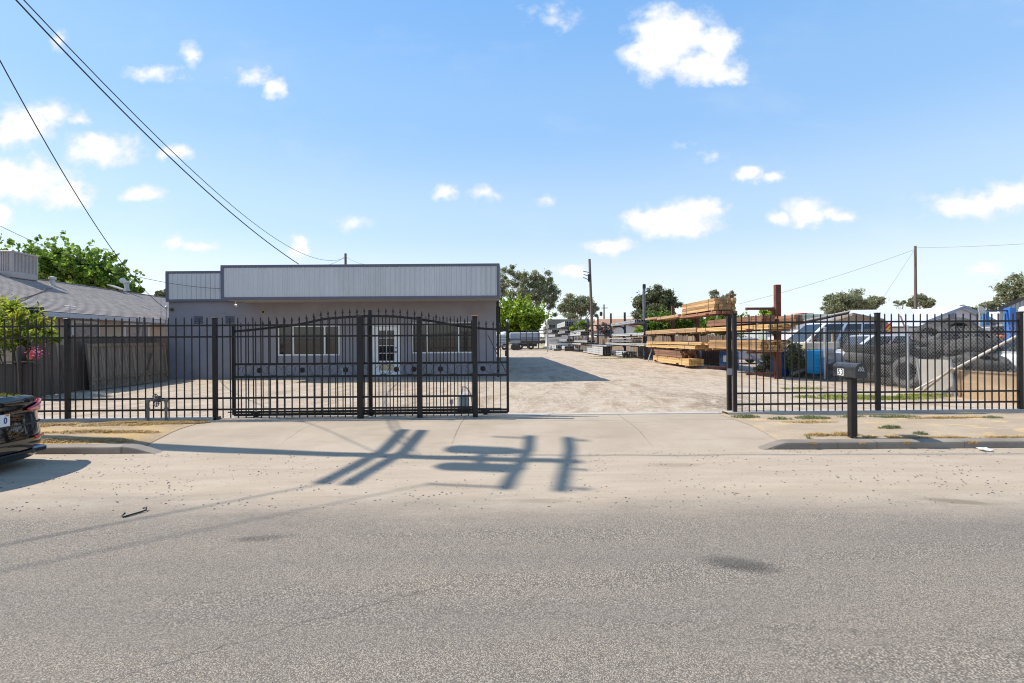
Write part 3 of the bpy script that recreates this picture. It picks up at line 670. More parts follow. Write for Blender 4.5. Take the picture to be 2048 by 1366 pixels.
b.build('rusty_cap', pm('orange_rust', (.55, .19, .04), .8, var=.3), lf)
rf = thing('iron_fence', 'black iron picket fence right of the driveway, behind the mailbox', 'fence', (7, fy(7), 0), group='black iron picket fences')
rp = [fx(1469), fx(1755), fx(2040)]
for i, x in enumerate(rp):
    b = MB(); fpost(b, x, w=.078 if i else .07, z1=1.985); b.build('post', M_iron, rf)
    if i < len(rp) - 1: panel(rf, x, rp[i + 1])
x = fx(2040)
b = MB(); b.lathe([(.075, 0), (.075, 2.02), (.09, 2.02), (.09, 2.07), (.07, 2.11), (.0, 2.13)], (x + .2, fy(x) + .1, 0), 'z', 24)
tag(b.build('pipe_post', pm('pale_grey_paint', (.50, .52, .52), .5, var=.1), smooth=True, auto=40), 'thick pale grey round post at the far right end of the iron fence', 'post')
# gate catch post with latch
x = at(1458, 700, 10.12).x; cp = thing('gate_post', 'black square gate catch post standing free beside the right fence end', 'post', (x, 10.12, 0))
MB().box(x - .04, x + .04, 10.08, 10.16, 0, 1.96, .005).build('post_tube', M_iron, cp)
b = MB(); b.box(x + .042, x + .075, 10.09, 10.15, .75, .92, .006); b.box(x - .05, x + .06, 10.065, 10.078, .77, .90, .003); b.build('latch', M_galvpipe, cp)
MB().lathe([(.02, 0), (.02, .03), (0, .035)], (x - .045, 10.12, .40), 'x', 10).build('bumper', M_blackp, cp)

# ---------------------------------------------------------------- sliding gate with the arched top
GY = lambda x: 10.02 + .025 * x
gate = thing('sliding_gate', 'black iron sliding gate with arched top and spear points, slid open behind the fence', 'gate', (at(742, 700, 10)[0], GY(-2.8), 0))
def gx(px): a = ray(px, 700)[0]; return a * 10.02 / (1 - .025 * a)
g0, gm_, g1 = gx(467.5), gx(741), gx(1015)
tp = [(467, 663), (500, 660.5), (557, 654), (600, 649), (649, 638), (690, 634.5), (741, 632), (790, 633), (835, 637.5), (880, 645), (915, 651.5), (950, 656), (985, 658.5), (1015, 660)]
top = [(gx(px), at(px, py, GY(gx(px))).z) for px, py in tp]
def ztop(x):
    for (a, za), (c, zc) in zip(top, top[1:]):
        if a <= x <= c: return za + (zc - za) * (x - a) / (c - a)
    return top[-1][1]
b = MB(); pts = [(x, GY(x), ztop(x)) for x in lin(g0, g1, 40)]
for p, q in zip(pts, pts[1:]): b.bar(p, q, .04, .045)
b.build('arched_rail', M_iron, gate)
for x, z1, w in ((g0, 1.86, .055), (gm_, 2.12, .065), (g1, 1.86, .05)):
    MB().box(x - w / 2, x + w / 2, GY(x) - w / 2, GY(x) + w / 2, .06, z1, .004).build('upright', M_iron, gate)
for z in (1.06, .81, .06, .115): MB().bar((g0, GY(g0), z), (g1, GY(g1), z), .035, .04 if z > .1 else .05).build('rail', M_iron, gate)
b = MB(); n = 37; w = .008
for i in range(1, n + 1):
    x = g0 + (g1 - g0) * i / (n + 1); y = GY(x)
    if abs(x - gm_) < .06: continue
    zt = ztop(x)
    b.box(x - w, x + w, y - w, y + w, 1.06, zt); b.box(x - w, x + w, y - w, y + w, .06, .81)
    prof = [(.011, 0), (.011, .02), (.021, .03), (.011, .042), (.009, .055), (.024, .075), (.016, .105), (.006, .14), (.0, .165)]
    b.lathe([(r, h + zt + .015) for r, h in prof], (x, y, 0), 'z', 6)
b.build('picket_panel', M_iron, gate)
# scroll band: circles, flat S curves and rosettes
b = MB(); M_scroll = pm('scroll_iron', (.10, .10, .105), .5, metal=.4)
def ring(cx, cz, r, y): b.tube([(cx + r * math.cos(t), y, cz + r * math.sin(t)) for t in lin(0, 2 * math.pi, 22)], .006, 5, False)
ros = [519.6, 605, 691.4, 793, 828, 881, 965.7]
for cpx in (519.6, 605, 691.4, 793, 881, 965.7):
    x = gx(cpx); y = GY(x)
    for s in (-1, 1):
        ring(x + s * .24, .935, .105, y)
        b.tube([(x + s * (.03 + .4 * t), y, .935 + .10 * math.sin(t * 9.4) * (1 - .3 * t)) for t in lin(0, 1, 16)], .006, 5, False)
        b.tube([(x + s * .02, y, .935), (x + s * .13, y, .845), (x + s * .34, y, .835)], .006, 5, False)
b.build('scroll_work', M_scroll, gate)
for cpx in ros:
    x = gx(cpx); MB().lathe([(0, -.035), (.022, -.035), (.03, -.02), (.052, -.016), (.056, 0), (0, .0)], (x, GY(x) - .012, .935), 'y', 14).build('rosette', M_iron, gate)
for cpx in (512, 742, 970):
    x = gx(cpx); b = MB(); b.lathe([(0, -.03), (.045, -.03), (.062, -.022), (.05, 0), (.062, .022), (.045, .03), (0, .03)], (x, GY(x), .075), 'y', 18); b.box(x - .09, x + .09, GY(x) - .045, GY(x) - .033, .05, .13, .006); b.box(x - .012, x + .012, GY(x) - .06, GY(x) - .04, .06, .09); b.build('gate_wheel', M_iron, gate)
b = MB(); b.lathe([(0, 0), (.02, .004), (.03, .03), (.02, .055), (0, .06)], (g1, GY(g1), 1.86), 'z', 12); b.build('ball_cap', M_galvpipe, gate)
b = MB(); b.bar((g1 - .03, GY(g1) - .04, .86), (g1 - .42, GY(g1) + .5, 1.62), .012, .012); b.box(g1 - .05, g1 + .02, GY(g1) - .06, GY(g1) - .03, 1.18, 1.30, .005); b.build('brace', M_iron, gate)
# chain track bar
b = MB(); b.bar((gx(450), GY(-5) + .07, .10), (gx(1002), GY(0) + .07, .13), .012, .02); b.build('drive_bar', M_iron, gate)

# ---------------------------------------------------------------- gate motor, valve, mailbox
c = gnd(926, 831); mo = thing('gate_motor', 'grey green gate motor cabinet with a looped cable on a black base', 'gate motor', (c.x, 10.32, 0))
M_mot = pm('grey_green_paint', (.30, .36, .36), .5, var=.12)
b = MB(); b.box(c.x - .11, c.x + .09, 10.2, 10.44, .12, .37, .02); b.build('cabinet', M_mot, mo)
MB().box(c.x - .115, c.x + .095, 10.195, 10.445, .372, .395, .01).build('lid', pm('pale_lid', (.45, .50, .50), .45), mo)
b = MB(); b.box(c.x - .14, c.x + .13, 10.17, 10.47, .03, .11, .01); b.box(c.x - .2, c.x + .25, 10.2, 10.3, 0, .05, .01); b.build('base', M_iron, mo)
b = MB(); b.tube([(c.x - .05 + .02 * t, 10.32, .395 + .0 * t) if t == 0 else (c.x - .06 + .28 * math.sin(t * 1.57) * .8, 10.3, .56 - .5 * (t ** 2.2) * .9) for t in lin(0, 1, 12)], .013, 6); b.build('cable_loop', M_galvpipe, mo)
b = MB(); q = gnd(905, 824); b.tube([(q.x, 10.35, 0), (q.x, 10.35, .27)], .018, 8); b.box(q.x - .035, q.x + .035, 10.31, 10.38, .19, .29, .006); tag(b.build('conduit_stub', M_galvpipe), 'thin grey conduit stub with a small box left of the gate motor', 'conduit')
vy = 9.52; xa, xb = at(296, 800, vy).x, at(332, 800, vy).x
va = thing('water_valve', 'grey backflow valve on two riser pipes in front of the left fence', 'valve', ((xa + xb) / 2, vy, 0))
M_pipe = pm('weathered_pipe', (.19, .185, .185), .55, metal=.4, var=.25, vs=8)
for x in (xa, xb):
    b = MB(); b.tube([(x, vy, -.02), (x, vy, .42)], .024, 12); b.lathe([(.034, .20), (.034, .26)], (x, vy, 0), 'z', 12); b.lathe([(.033, .36), (.033, .43), (.0, .43)], (x, vy, 0), 'z', 12); b.build('riser_pipe', M_pipe, va, smooth=True, auto=40)
b = MB(); b.tube([(xa, vy, .40), (xb, vy, .40)], .02, 10); b.build('cross_pipe', M_pipe, va, smooth=True, auto=40)
xm = (xa + xb) / 2 + .02; b = MB(); b.lathe([(.0, -.06), (.045, -.05), (.055, 0), (.045, .05), (0, .06)], (xm, vy, .41), 'x', 14); b.lathe([(0, 0), (.04, .01), (.04, .05), (0, .06)], (xm, vy, .43), 'z', 12); b.build('valve_body', pm('bronze_valve', (.13, .105, .085), .5, metal=.5), va, smooth=True, auto=40)
for dx, dz in ((.02, -.06), (.0, .08)):
    b = MB(); b.lathe([(.045, -.012), (.055, 0), (.045, .012), (.036, 0)], (xm + dx, vy - .075, .40 + dz), 'y', 18, True); b.bar((xm + dx - .045, vy - .075, .40 + dz), (xm + dx + .045, vy - .075, .40 + dz), .012); b.bar((xm + dx, vy - .075, .355 + dz), (xm + dx, vy - .075, .445 + dz), .012); b.lathe([(.012, -.08), (.012, 0)], (xm + dx, vy, .40 + dz), 'y', 8); b.build('hand_wheel', M_pipe, va)

mb_ = gnd(1705, 874, -.01); mby = mb_.y; mx = mb_.x
mail = thing('mailbox', 'black arched mailbox numbered 53 on a square post at the kerb', 'mailbox', (mx, mby, 0))
M_mbox = pm('black_enamel', (.026, .026, .028), .33, var=.25, vs=6, fine=.15, spec=.6, stain=((.12, .11, .10), 3, .5, .8))
MB().box(mx - .048, mx + .048, mby - .048, mby + .048, -.05, .90, .005).build('post', M_iron, mail)
zb, wv_, ht, L0, L1 = .905, .085, .135, mby - .20, mby + .32
arc = [(-wv_, zb)] + [(wv_ * math.cos(t), zb + ht + wv_ * .95 * math.sin(t)) for t in lin(math.pi, 0, 17)] + [(wv_, zb)]
b = MB(); n = len(arc)
b.add([(mx + x, y, z) for y in (L0, L1) for x, z in arc], [(i, i + 1, n + i + 1, n + i) for i in range(n - 1)] + [(n - 1, 0, n, 2 * n - 1), tuple(range(n, 2 * n))])
b.build('box', M_mbox, mail, smooth=True, auto=35)
b = MB(); e = .005
arc2 = [(x * 1.05, zb + (z - zb) * 1.02 - .004) for x, z in arc]
b.prism([(mx + x, L0 + .025, z) for x, z in arc2], (0, -.03, 0)); b.box(mx - .012, mx + .012, L0 - .02, L0, zb + ht + wv_ * .80, zb + ht + wv_ + .035, .004); md = b.build('door', M_mbox, mail, smooth=False)
M_lett = pm('letter_white', (.7, .7, .7), .6)
for t_, z_ in (('U.S.', zb + .150), ('MAIL', zb + .113)):
    text_mesh('lettering', t_, .045, M_lett, md, Matrix.Translation((mx, L0 - .006, z_)) @ Matrix.Rotation(R(90), 4, 'X'), sx=1.05)
# number plates on the side that faces the house front
def sideM(y, z): return Matrix.Translation((mx - wv_ - .004, y, z)) @ Matrix.Rotation(R(-90), 4, 'Z') @ Matrix.Rotation(R(90), 4, 'X')
b = MB(); yc = mby + .135
b.box(mx - wv_ - .004, mx - wv_ - .001, yc - .069, yc - .003, zb + .018, zb + .122); b.box(mx - wv_ - .004, mx - wv_ - .001, yc + .003, yc + .069, zb + .018, zb + .122); pl = b.build('number_plate', pm('plate_white', (.80, .80, .78), .5, var=.04), mail)
M_blk = pm('ink_black', (.008, .008, .008), .6)
for ch, y in (('5', yc + .036), ('3', yc - .036)): text_mesh('digit', ch, .125, M_blk, pl, sideM(y, zb + .068), sx=.82, bold=.0035)
# ---------------------------------------------------------------- trees and shrubs
M_bark = pm('bark', (.12, .095, .075), .9, var=.3, vs=6, bump=.5, bs=25)
M_barkpale = pm('pale_bark', (.30, .26, .22), .85, var=.25, vs=4)
M_mulb = leafmat('mulberry_leaf', [(.045, .09, .016), (.12, .21, .035), (.24, .36, .06), (.40, .50, .11)], .5)
M_lime = leafmat('bright_leaf', [(.05, .10, .012), (.15, .25, .025), (.33, .42, .04), (.5, .52, .06)], .5)
M_euc = leafmat('eucalyptus_leaf', [(.13, .145, .09), (.21, .235, .14), (.30, .31, .20), (.38, .31, .22)], .35)
M_oak = leafmat('dark_oak_leaf', [(.07, .08, .04), (.12, .135, .065), (.19, .20, .11)], .25)
M_hedge = leafmat('hedge_leaf', [(.06, .11, .02), (.14, .22, .035), (.26, .34, .06)], .45)
M_mango = leafmat('yellow_green_leaf', [(.07, .12, .02), (.20, .28, .04), (.45, .48, .07), (.45, .28, .07)], .55)
M_sage = leafmat('sage_leaf', [(.10, .125, .06), (.19, .22, .13), (.26, .28, .17)], .25)
def leafcloud(pts, size, mat, name, parent, up=.6, asp=.5, dirs=None):
    n = len(pts); P_ = np.asarray(pts, float)
    N = npr.normal(size=(n, 3)); N[:, 2] = N[:, 2] * .8 + up; N /= np.linalg.norm(N, axis=1)[:, None]
    D = npr.normal(size=(n, 3)) if dirs is None else np.asarray(dirs) + npr.normal(size=(n, 3)) * .5
    D -= N * (D * N).sum(1)[:, None]; D /= np.linalg.norm(D, axis=1)[:, None] + 1e-9; S = np.cross(N, D)
    L = (size * npr.uniform(.6, 1.35, n))[:, None]; W = L * asp
    V = np.empty((n, 4, 3)); V[:, 0] = P_ - D * L * .5; V[:, 1] = P_ + S * W * .5 - N * L * .06; V[:, 2] = P_ + D * L * .5 - N * L * .12; V[:, 3] = P_ - S * W * .5 - N * L * .06
    W_ = np.array(wmat(parent).inverted()); V = V.reshape(-1, 3) @ W_[:3, :3].T + W_[:3, 3]
    me = bpy.data.meshes.new(name); me.vertices.add(4 * n); me.vertices.foreach_set('co', V.ravel())
    me.loops.add(4 * n); me.loops.foreach_set('vertex_index', np.arange(4 * n, dtype=np.int32)); me.polygons.add(n)
    me.polygons.foreach_set('loop_start', np.arange(0, 4 * n, 4, dtype=np.int32)); me.polygons.foreach_set('loop_total', np.full(n, 4, dtype=np.int32))
    me.materials.append(mat); me.update(calc_edges=True); me.validate()
    return link(name, me, parent)
def crownpts(ells, n, clumps, cr, shell=.45, flat=.75):
    w = np.array([(e[3] * e[4] * e[5]) ** (2 / 3) for e in ells]); w = w / w.sum(); out = []; cents = []
    for e, s in zip(ells, w):
        kc = max(4, int(clumps * s)); per = max(3, int(n * s / kc)); rm = (e[3] * e[5]) ** .5
        for i in range(kc):
            d = npr.normal(size=3); d /= np.linalg.norm(d); r = npr.random() ** shell
            c = np.array(e[:3]) + d * np.array(e[3:]) * r * .92; rad = cr * rm * npr.uniform(.55, 1.25)
            q = npr.normal(size=(int(per * npr.uniform(.5, 1.5)), 3)) * rad * .5; q[:, 2] *= flat
            out.append(c + q); cents.append(c)
    return np.concatenate(out), cents
def E(px, py, Y, rx, ry, ryd=None):
    c = at(px, py, Y); k_ = Y / 1000; return (c.x, c.y, c.z, rx * k_, (ryd or rx) * k_, ry * k_)
def tree(name, label, ells, mat, n, size, clumps=40, cr=.3, shoots=0, slen=1.0, trunk_r=.18, bark=None, group=None, cat='tree', asp=.5, shell=.45, base=None, up=.6, trunk=True, limbs=6, tilt=.35):
    cx = sum(e[0] for e in ells) / len(ells); cy = sum(e[1] for e in ells) / len(ells)
    if base: cx, cy = base
    t = thing(name, label, cat, (cx, cy, 0), group=group)
    n = int(n * 2.1); size = size * 1.3; ells = [(e[0], e[1], e[2], e[3] * 1.1, e[4] * 1.1, e[5] * 1.1) for e in ells]
    pts, cents = crownpts(ells, n, clumps, cr, shell)
    if shoots:
        ex = []
        w = np.array([(e[3] * e[5]) for e in ells]); w = w / w.sum()
        for i in range(shoots):
            e = ells[npr.choice(len(ells), p=w)]
            d = npr.normal(size=3); d[2] = abs(d[2]) * 1.1 + .15; d /= np.linalg.norm(d)
            p0 = np.array(e[:3]) + d * np.array(e[3:]) * npr.uniform(.55, .92); dr = d * (1 - tilt) + np.array([0, 0, tilt * 1.6]) + npr.normal(size=3) * .12; dr /= np.linalg.norm(dr)
            L = slen * npr.uniform(.5, 1.15); m = int(10 * L / size / 4) + 5
            tt = npr.random(m)[:, None] ** .8
            ex.append(p0 + dr * L * tt + npr.normal(size=(m, 3)) * size * .55 * (1.15 - tt * .8))
        pts = np.concatenate([pts] + ex)
    leafcloud(pts, size, mat, 'crown' if trunk else 'foliage', t, up, asp)
    b = MB(); zt = min(e[2] for e in ells); bs = Vector((cx, cy, -.05)); fork = Vector((cx + rnd.uniform(-.2, .2), cy, max(.25, zt * .45)))
    if trunk:
        b.tube([bs, bs.lerp(fork, .5) + Vector((trunk_r * .4, 0, 0)), fork], [trunk_r * 1.25, trunk_r, trunk_r * .85], 9)
        pick = rnd.sample(range(len(cents)), min(limbs * 2, len(cents)))
        for i, j in enumerate(pick):
            q = Vector(cents[j]); md = fork.lerp(q, .5) + Vector((rnd.uniform(-.2, .2), rnd.uniform(-.2, .2), (q - fork).length * .08))
            r0 = trunk_r * (.5 if i < limbs else .3); b.tube([fork, md, q], [r0, r0 * .6, r0 * .2], 6)
        b.build('trunk', bark or M_bark, t, smooth=True)
    else:
        for j in rnd.sample(range(len(cents)), min(9, len(cents))):
            q = Vector(cents[j]); b.tube([bs + Vector((rnd.uniform(-.15, .15), rnd.uniform(-.15, .15), 0)), bs.lerp(q, .55) + Vector((rnd.uniform(-.1, .1), 0, .1)), q], [.025, .018, .006], 5)
        b.build('stem', bark or M_bark, t)
    return t
tree('mulberry_tree', 'leafy bright green tree behind the house roof, left of the roof cooler side', [E(5, 536, 33, 34, 34), E(62, 534, 33, 30, 36), E(-35, 545, 33, 34, 36)], M_mulb, 6200, .20, 60, .27, 46, 1.1, .2, asp=.72)['label'] = 'leafy green tree behind the roof cooler at the far left'
tree('mulberry_tree', 'broad leafy green tree rising behind the house ridge beside the roof cooler', [E(125, 535, 32, 42, 40), E(175, 550, 32, 42, 36), E(222, 563, 32, 36, 28), E(256, 579, 32, 24, 18)], M_mulb, 12000, .20, 96, .25, 84, 1.15, .24, asp=.72)
tree('tree', 'small dark treetop showing between the house ridge and the shop', [E(325, 596, 60, 12, 14)], M_oak, 700, .35, 12, .4, trunk_r=.2)
t_ = tree('shrub', 'yellow green shrub with reddish young leaves over the low wooden fence', [E(8, 645, 14.3, 56, 36, 50), E(62, 660, 14.3, 42, 34, 44), E(-40, 650, 14.3, 60, 50, 60), E(22, 684, 14.3, 66, 28, 50), E(98, 676, 14.2, 20, 28, 26)], M_mango, 6500, .11, 100, .27, 60, .42, cat='shrub', trunk=False, asp=.34, up=.3)
tree('mulberry_tree', 'bright lime green tree with upright shoots beside the shop back corner', [E(1035, 645, 90, 46, 30), E(1068, 648, 90, 28, 22), E(1022, 622, 90, 24, 18), E(1010, 655, 90, 34, 26)], M_lime, 8500, .42, 90, .27, 150, 2.7, .35, asp=.7, tilt=.15)
tree('eucalyptus_tree', 'tall grey green eucalyptus with gaps in its crown behind the lime green tree', [E(1018, 552, 125, 20, 20), E(1050, 560, 125, 26, 22), E(1082, 562, 125, 22, 24), E(1095, 590, 125, 20, 26), E(1060, 592, 125, 34, 26), E(1105, 615, 125, 14, 20), E(1010, 580, 125, 22, 24)], M_euc, 9800, .5, 110, .30, bark=M_barkpale, trunk_r=.5, asp=.3, shell=.3, up=.1)
tree('eucalyptus_tree', 'smaller grey green eucalyptus behind the leaning wooden pole', [E(1150, 608, 110, 22, 18), E(1172, 615, 110, 18, 20), E(1132, 618, 110, 14, 18), E(1190, 622, 110, 9, 14)], M_euc, 4600, .45, 60, .33, bark=M_barkpale, trunk_r=.4, asp=.3, shell=.3, up=.1)
tree('oak_tree', 'round dark evergreen tree behind the tall square post', [E(1312, 605, 80, 38, 28), E(1285, 618, 80, 22, 24), E(1340, 616, 80, 22, 24), E(1318, 590, 80, 24, 16)], M_oak, 9000, .30, 110, .27, trunk_r=.5, asp=.45)
tree('bush', 'small round green bush on the dry lot behind the steel racks', [E(1141, 634, 95, 10, 9)], M_euc, 900, .35, 14, .4, trunk=False, cat='bush')
tree('eucalyptus_tree', 'pale green treetop behind the highest lumber bundle', [E(1428, 590, 100, 11, 10), E(1458, 592, 100, 12, 11), E(1444, 600, 100, 22, 12)], M_euc, 2400, .4, 30, .3, bark=M_barkpale, trunk_r=.35, asp=.35)
tree('orange_tree', 'small round bright green tree beside the rusty column', [E(1540, 628, 60, 17, 10)], M_lime, 1200, .25, 18, .36, trunk_r=.15)
tree('eucalyptus_tree', 'wide grey green tree rising behind the dark awning roof', [E(1672, 606, 85, 26, 20), E(1712, 602, 85, 30, 20), E(1745, 605, 85, 18, 18), E(1660, 618, 85, 18, 12)], M_euc, 6200, .36, 80, .32, bark=M_barkpale, trunk_r=.45, asp=.35)
tree('eucalyptus_tree', 'sparse round tree behind the tall wooden pole at right', [E(1845, 600, 80, 20, 15), E(1822, 606, 80, 10, 9), E(1858, 606, 80, 10, 10)], M_euc, 3200, .32, 38, .3, bark=M_barkpale, trunk_r=.3, asp=.35)
tree('bare_tree', 'thin leafless looking tree left of the tall wooden pole', [E(1802, 607, 80, 13, 8)], M_sage, 260, .2, 12, .3, trunk_r=.12, bark=M_barkpale, limbs=9)
tree('eucalyptus_tree', 'large grey green tree behind the corrugated shed', [E(2030, 580, 60, 30, 26), E(2060, 575, 60, 34, 34), E(2010, 596, 60, 14, 14)], M_euc, 5200, .28, 56, .28, bark=M_barkpale, trunk_r=.4, asp=.35)
for px, py, rx, ry, lb in ((1925, 618, 10, 7, 'small tree top left of the satellite dish'), (1945, 622, 9, 7, 'lower tree top just left of the satellite dish'), (1985, 612, 16, 10, 'olive tree crown right of the satellite dish')):
    tree('tree', lb, [E(px, py, 80, rx, ry)], M_euc, 1500, .32, 22, .34, trunk_r=.2)
# hedge of vines behind the lumber rack
hg = [E(px, py, 40, rx, ry, 26) for px, py, rx, ry in ((1305, 646, 24, 16), (1335, 640, 24, 16), (1370, 648, 26, 18), (1405, 646, 26, 20), (1440, 646, 26, 16), (1475, 646, 22, 14), (1320, 655, 40, 20), (1390, 660, 40, 20), (1450, 660, 36, 18))]
tree('hedge', 'dense bright green hedge behind the lumber rack and plank fence', hg, M_hedge, 16000, .22, 150, .26, 60, .6, cat='hedge', trunk=False, asp=.6)
tree('shrub', 'grey green bush between the rusty column and the blue crate', [E(1592, 712, 19.3, 20, 32), E(1583, 690, 19.3, 16, 14), E(1600, 735, 19.3, 22, 18)], M_sage, 3400, .06, 60, .3, trunk=False, cat='shrub', asp=.45)
tree('shrub', 'dark green bush under the lumber beside the rusty column', [E(1535, 722, 20.5, 14, 20), E(1515, 740, 20.5, 14, 10)], M_sage, 1200, .06, 26, .3, trunk=False, cat='shrub', asp=.45)
tree('bush', 'yellow green bush behind the steel rack', [E(1165, 652, 62, 12, 7), E(1150, 658, 62, 9, 5)], M_lime, 900, .22, 16, .36, trunk=False, cat='bush')
tree('bush', 'dry brown purple bush in front of the white gabled house', [E(1210, 659, 60, 15, 11)], leafmat('dry_brown_leaf', [(.10, .075, .07), (.19, .14, .13), (.26, .20, .18)], .15), 1300, .18, 22, .34, trunk=False, cat='bush')
tree('banana_plant', 'small green spiky plant behind the fence near the white gable', [E(1283, 661, 58, 9, 4)], M_lime, 160, .8, 8, .4, trunk=False, cat='plant', asp=.22)
# far belt of trees on the horizon
b_ells = []
for i in range(70):
    x = -260 + 520 * i / 69; b_ells.append((x + rnd.uniform(-3, 3), 190 + rnd.uniform(-12, 12), 1.6, rnd.uniform(3, 6), 3, rnd.uniform(1.5, 3.2)))
pts, _c = crownpts(b_ells, 9000, 420, .4)
o = link('far_trees', None); o2 = leafcloud(pts, .9, M_euc, 'distant_treeline', o); bpy.data.objects.remove(o)
tag(o2, 'low belt of far trees along the horizon', None, kind='stuff')
# ---------------------------------------------------------------- neighbour's house on the left
def shinglemat():
    m, k, p, out = newmat('asphalt_shingle')
    tc = k.n('ShaderNodeTexCoord').outputs['Object']; sp = k.n('ShaderNodeSeparateXYZ'); k.l(tc, sp.inputs[0])
    cb = k.n('ShaderNodeCombineXYZ'); k.l(sp.outputs[1], cb.inputs[0]); k.l(k.math('MULTIPLY', sp.outputs[0], 1.066), cb.inputs[1])
    br = k.n('ShaderNodeTexBrick'); k.l(cb.outputs[0], br.inputs['Vector']); br.inputs['Scale'].default_value = 1; br.inputs['Brick Width'].default_value = .42; br.inputs['Row Height'].default_value = .154; br.inputs['Mortar Size'].default_value = .004
    br.inputs['Color1'].default_value = (.25, .212, .185, 1); br.inputs['Color2'].default_value = (.37, .315, .275, 1); br.inputs['Mortar'].default_value = (.08, .073, .07, 1)
    c = k.mix(k.ss(k.noise(tc, .6, 5), .3, .7, 0, .45), br.outputs[0], (.34, .29, .255)); c = k.mix(k.ss(k.noise(tc, 90, 3), .5, .8, 0, .5), c, (.17, .155, .15))
    k.l(c, p.inputs['Base Color']); p.inputs['Roughness'].default_value = .92
    return m
M_shin = shinglemat()
M_cream = pm('cream_stucco', (.56, .44, .32), .9, var=.07, bump=.3)
M_fasc = pm('pale_fascia', (.58, .57, .58), .6, var=.06)
M_shade = pm('grey_shade', (.28, .27, .28), .8)  # grey under the gable rake, its shade put into the colour
HA = math.atan(.1)
M_blind = pm('window_blind', (.34, .29, .26), .25, var=.25, vs=3)
house = thing('house', 'low cream stucco house with a grey shingle roof behind the plank fence', 'house', (-15.25, 15.3, 0), HA)
def hb(): return MB()
HE, HR, HW, HL = 2.55, 4.28, 4.65, 19.5
b = hb(); b.box(-8.9, -.42, .45, HL - .4, 0, HE + .05); b.prism([(-8.9, .45, HE + .05), (-.42, .45, HE + .05), (-HW, .45, HR - .1)], (0, .1, 0)); b.build('wall', M_cream, house, world=False)
b = hb(); nC = 32
for side in (1, -1):
    for i in range(nC):
        t0, t1 = i / nC, (i + 1) / nC + .006
        xa = -HW + HW * (1 - t0) if side > 0 else -HW - HW * (1 - t0); xb = -HW + HW * (1 - t1) if side > 0 else -HW - HW * (1 - t1)
        za, zb_ = HE + (HR - HE) * t0, HE + (HR - HE) * t1
        w0 = .016; q = [(xa, 0, za + w0), (xa, HL, za + w0), (xb, HL, zb_), (xb, 0, zb_), (xa, 0, za - .02), (xa, HL, za - .02)]
        b.add(q, [(0, 1, 2, 3), (4, 5, 1, 0)] if side > 0 else [(3, 2, 1, 0), (0, 1, 5, 4)])
b.box(-HW - .12, -HW + .12, 0, HL, HR - .02, HR + .018)
roof = b.build('roof', M_shin, house, world=False)
b = hb(); b.box(-.03, .012, .0, HL, HE - .16, HE - .01); b.box(-.42, -.03, .02, HL, HE - .17, HE - .15); b.build('eave_fascia', M_fasc, house, world=False)
for s in (1, -1):
    b = hb(); e = (-HW + s * (HW + .01), -.02, HE); r = (-HW, -.02, HR + .0)
    b.prism([e, r, (r[0], r[1], r[2] - .17), (e[0], e[1], e[2] - .17)] if s > 0 else [r, e, (e[0], e[1], e[2] - .17), (r[0], r[1], r[2] - .17)], (0, .05, 0)); b.build('rake_board', M_fasc, house, world=False)
    b = hb(); b.prism([(e[0], .03, e[2] - .03), (r[0], .03, r[2] - .03), (r[0], .03, r[2] - .06), (e[0], .03, e[2] - .06)] if s > 0 else [(r[0], .03, r[2] - .03), (e[0], .03, e[2] - .03), (e[0], .03, e[2] - .06), (r[0], .03, r[2] - .06)], (0, .45, 0)); b.build('rake_soffit', M_shade, house, world=False)
def hpt(px, X):   # local y on the vertical plane local x=X seen at photo column px
    a = ray(px, 660)[0]; c, s = math.cos(HA), math.sin(HA)
    # world = loc + R*(X, y): solve wx = a*wy
    return (a * (15.3 + s * X) + 15.25 - c * X) / (-s - a * c)
for p0, p1, zt, zb_ in ((141, 197, 2.33, .9), (246, 297, 2.33, .9)):
    y0, y1 = hpt(p0, -.42), hpt(p1, -.42); b = hb(); t = .1
    b.box(-.42, -.37, y0, y1, zb_, zb_ + t); b.box(-.42, -.37, y0, y1, zt - t, zt); b.box(-.42, -.372, y0, y0 + t, zb_ + t, zt - t); b.box(-.42, -.372, y1 - t, y1, zb_ + t, zt - t); ym = (y0 + y1) / 2
    b.box(-.42, -.385, y0 + t, y1 - t, (zb_ + zt) / 2 - .02, (zb_ + zt) / 2 + .02); w = b.build('window', M_white, house, world=False)
    MB().quad((-.40, y0 + t, zb_ + t), (-.40, y1 - t, zb_ + t), (-.40, y1 - t, zt - t), (-.40, y0 + t, zt - t)).build('pane', M_blind, w, world=False)
def rz_(x): return HR - (HR - HE) * abs(x + HW) / HW
def roofpt(px, py):
    """local point on the right-hand roof slope under a photo pixel"""
    a, b2 = ray(px, py); best = None
    for i in range(400):
        Y = 14 + i * .06; w = Vector((a * Y, Y, EYE + b2 * Y)); l = wmat(house).inverted() @ w
        d = abs(l.z - rz_(l.x)) if -HW <= l.x <= 0 else 9
        if best is None or d < best[0]: best = (d, l)
    return best[1]
M_tin = pm('roof_tin', (.45, .43, .42), .5, metal=.3)
for px, py, r, h in ((105, 571, .09, .26), (254, 579, .10, .34)):
    l = roofpt(px, py); b = hb(); b.lathe([(r * 1.5, -.08), (r * 1.2, .04), (r, .05), (r, h), (r * 1.5, h), (r * 1.5, h + .1), (0, h + .14)], (l.x, l.y, l.z), 'z', 12); b.build('roof_vent', M_tin, roof, world=False)
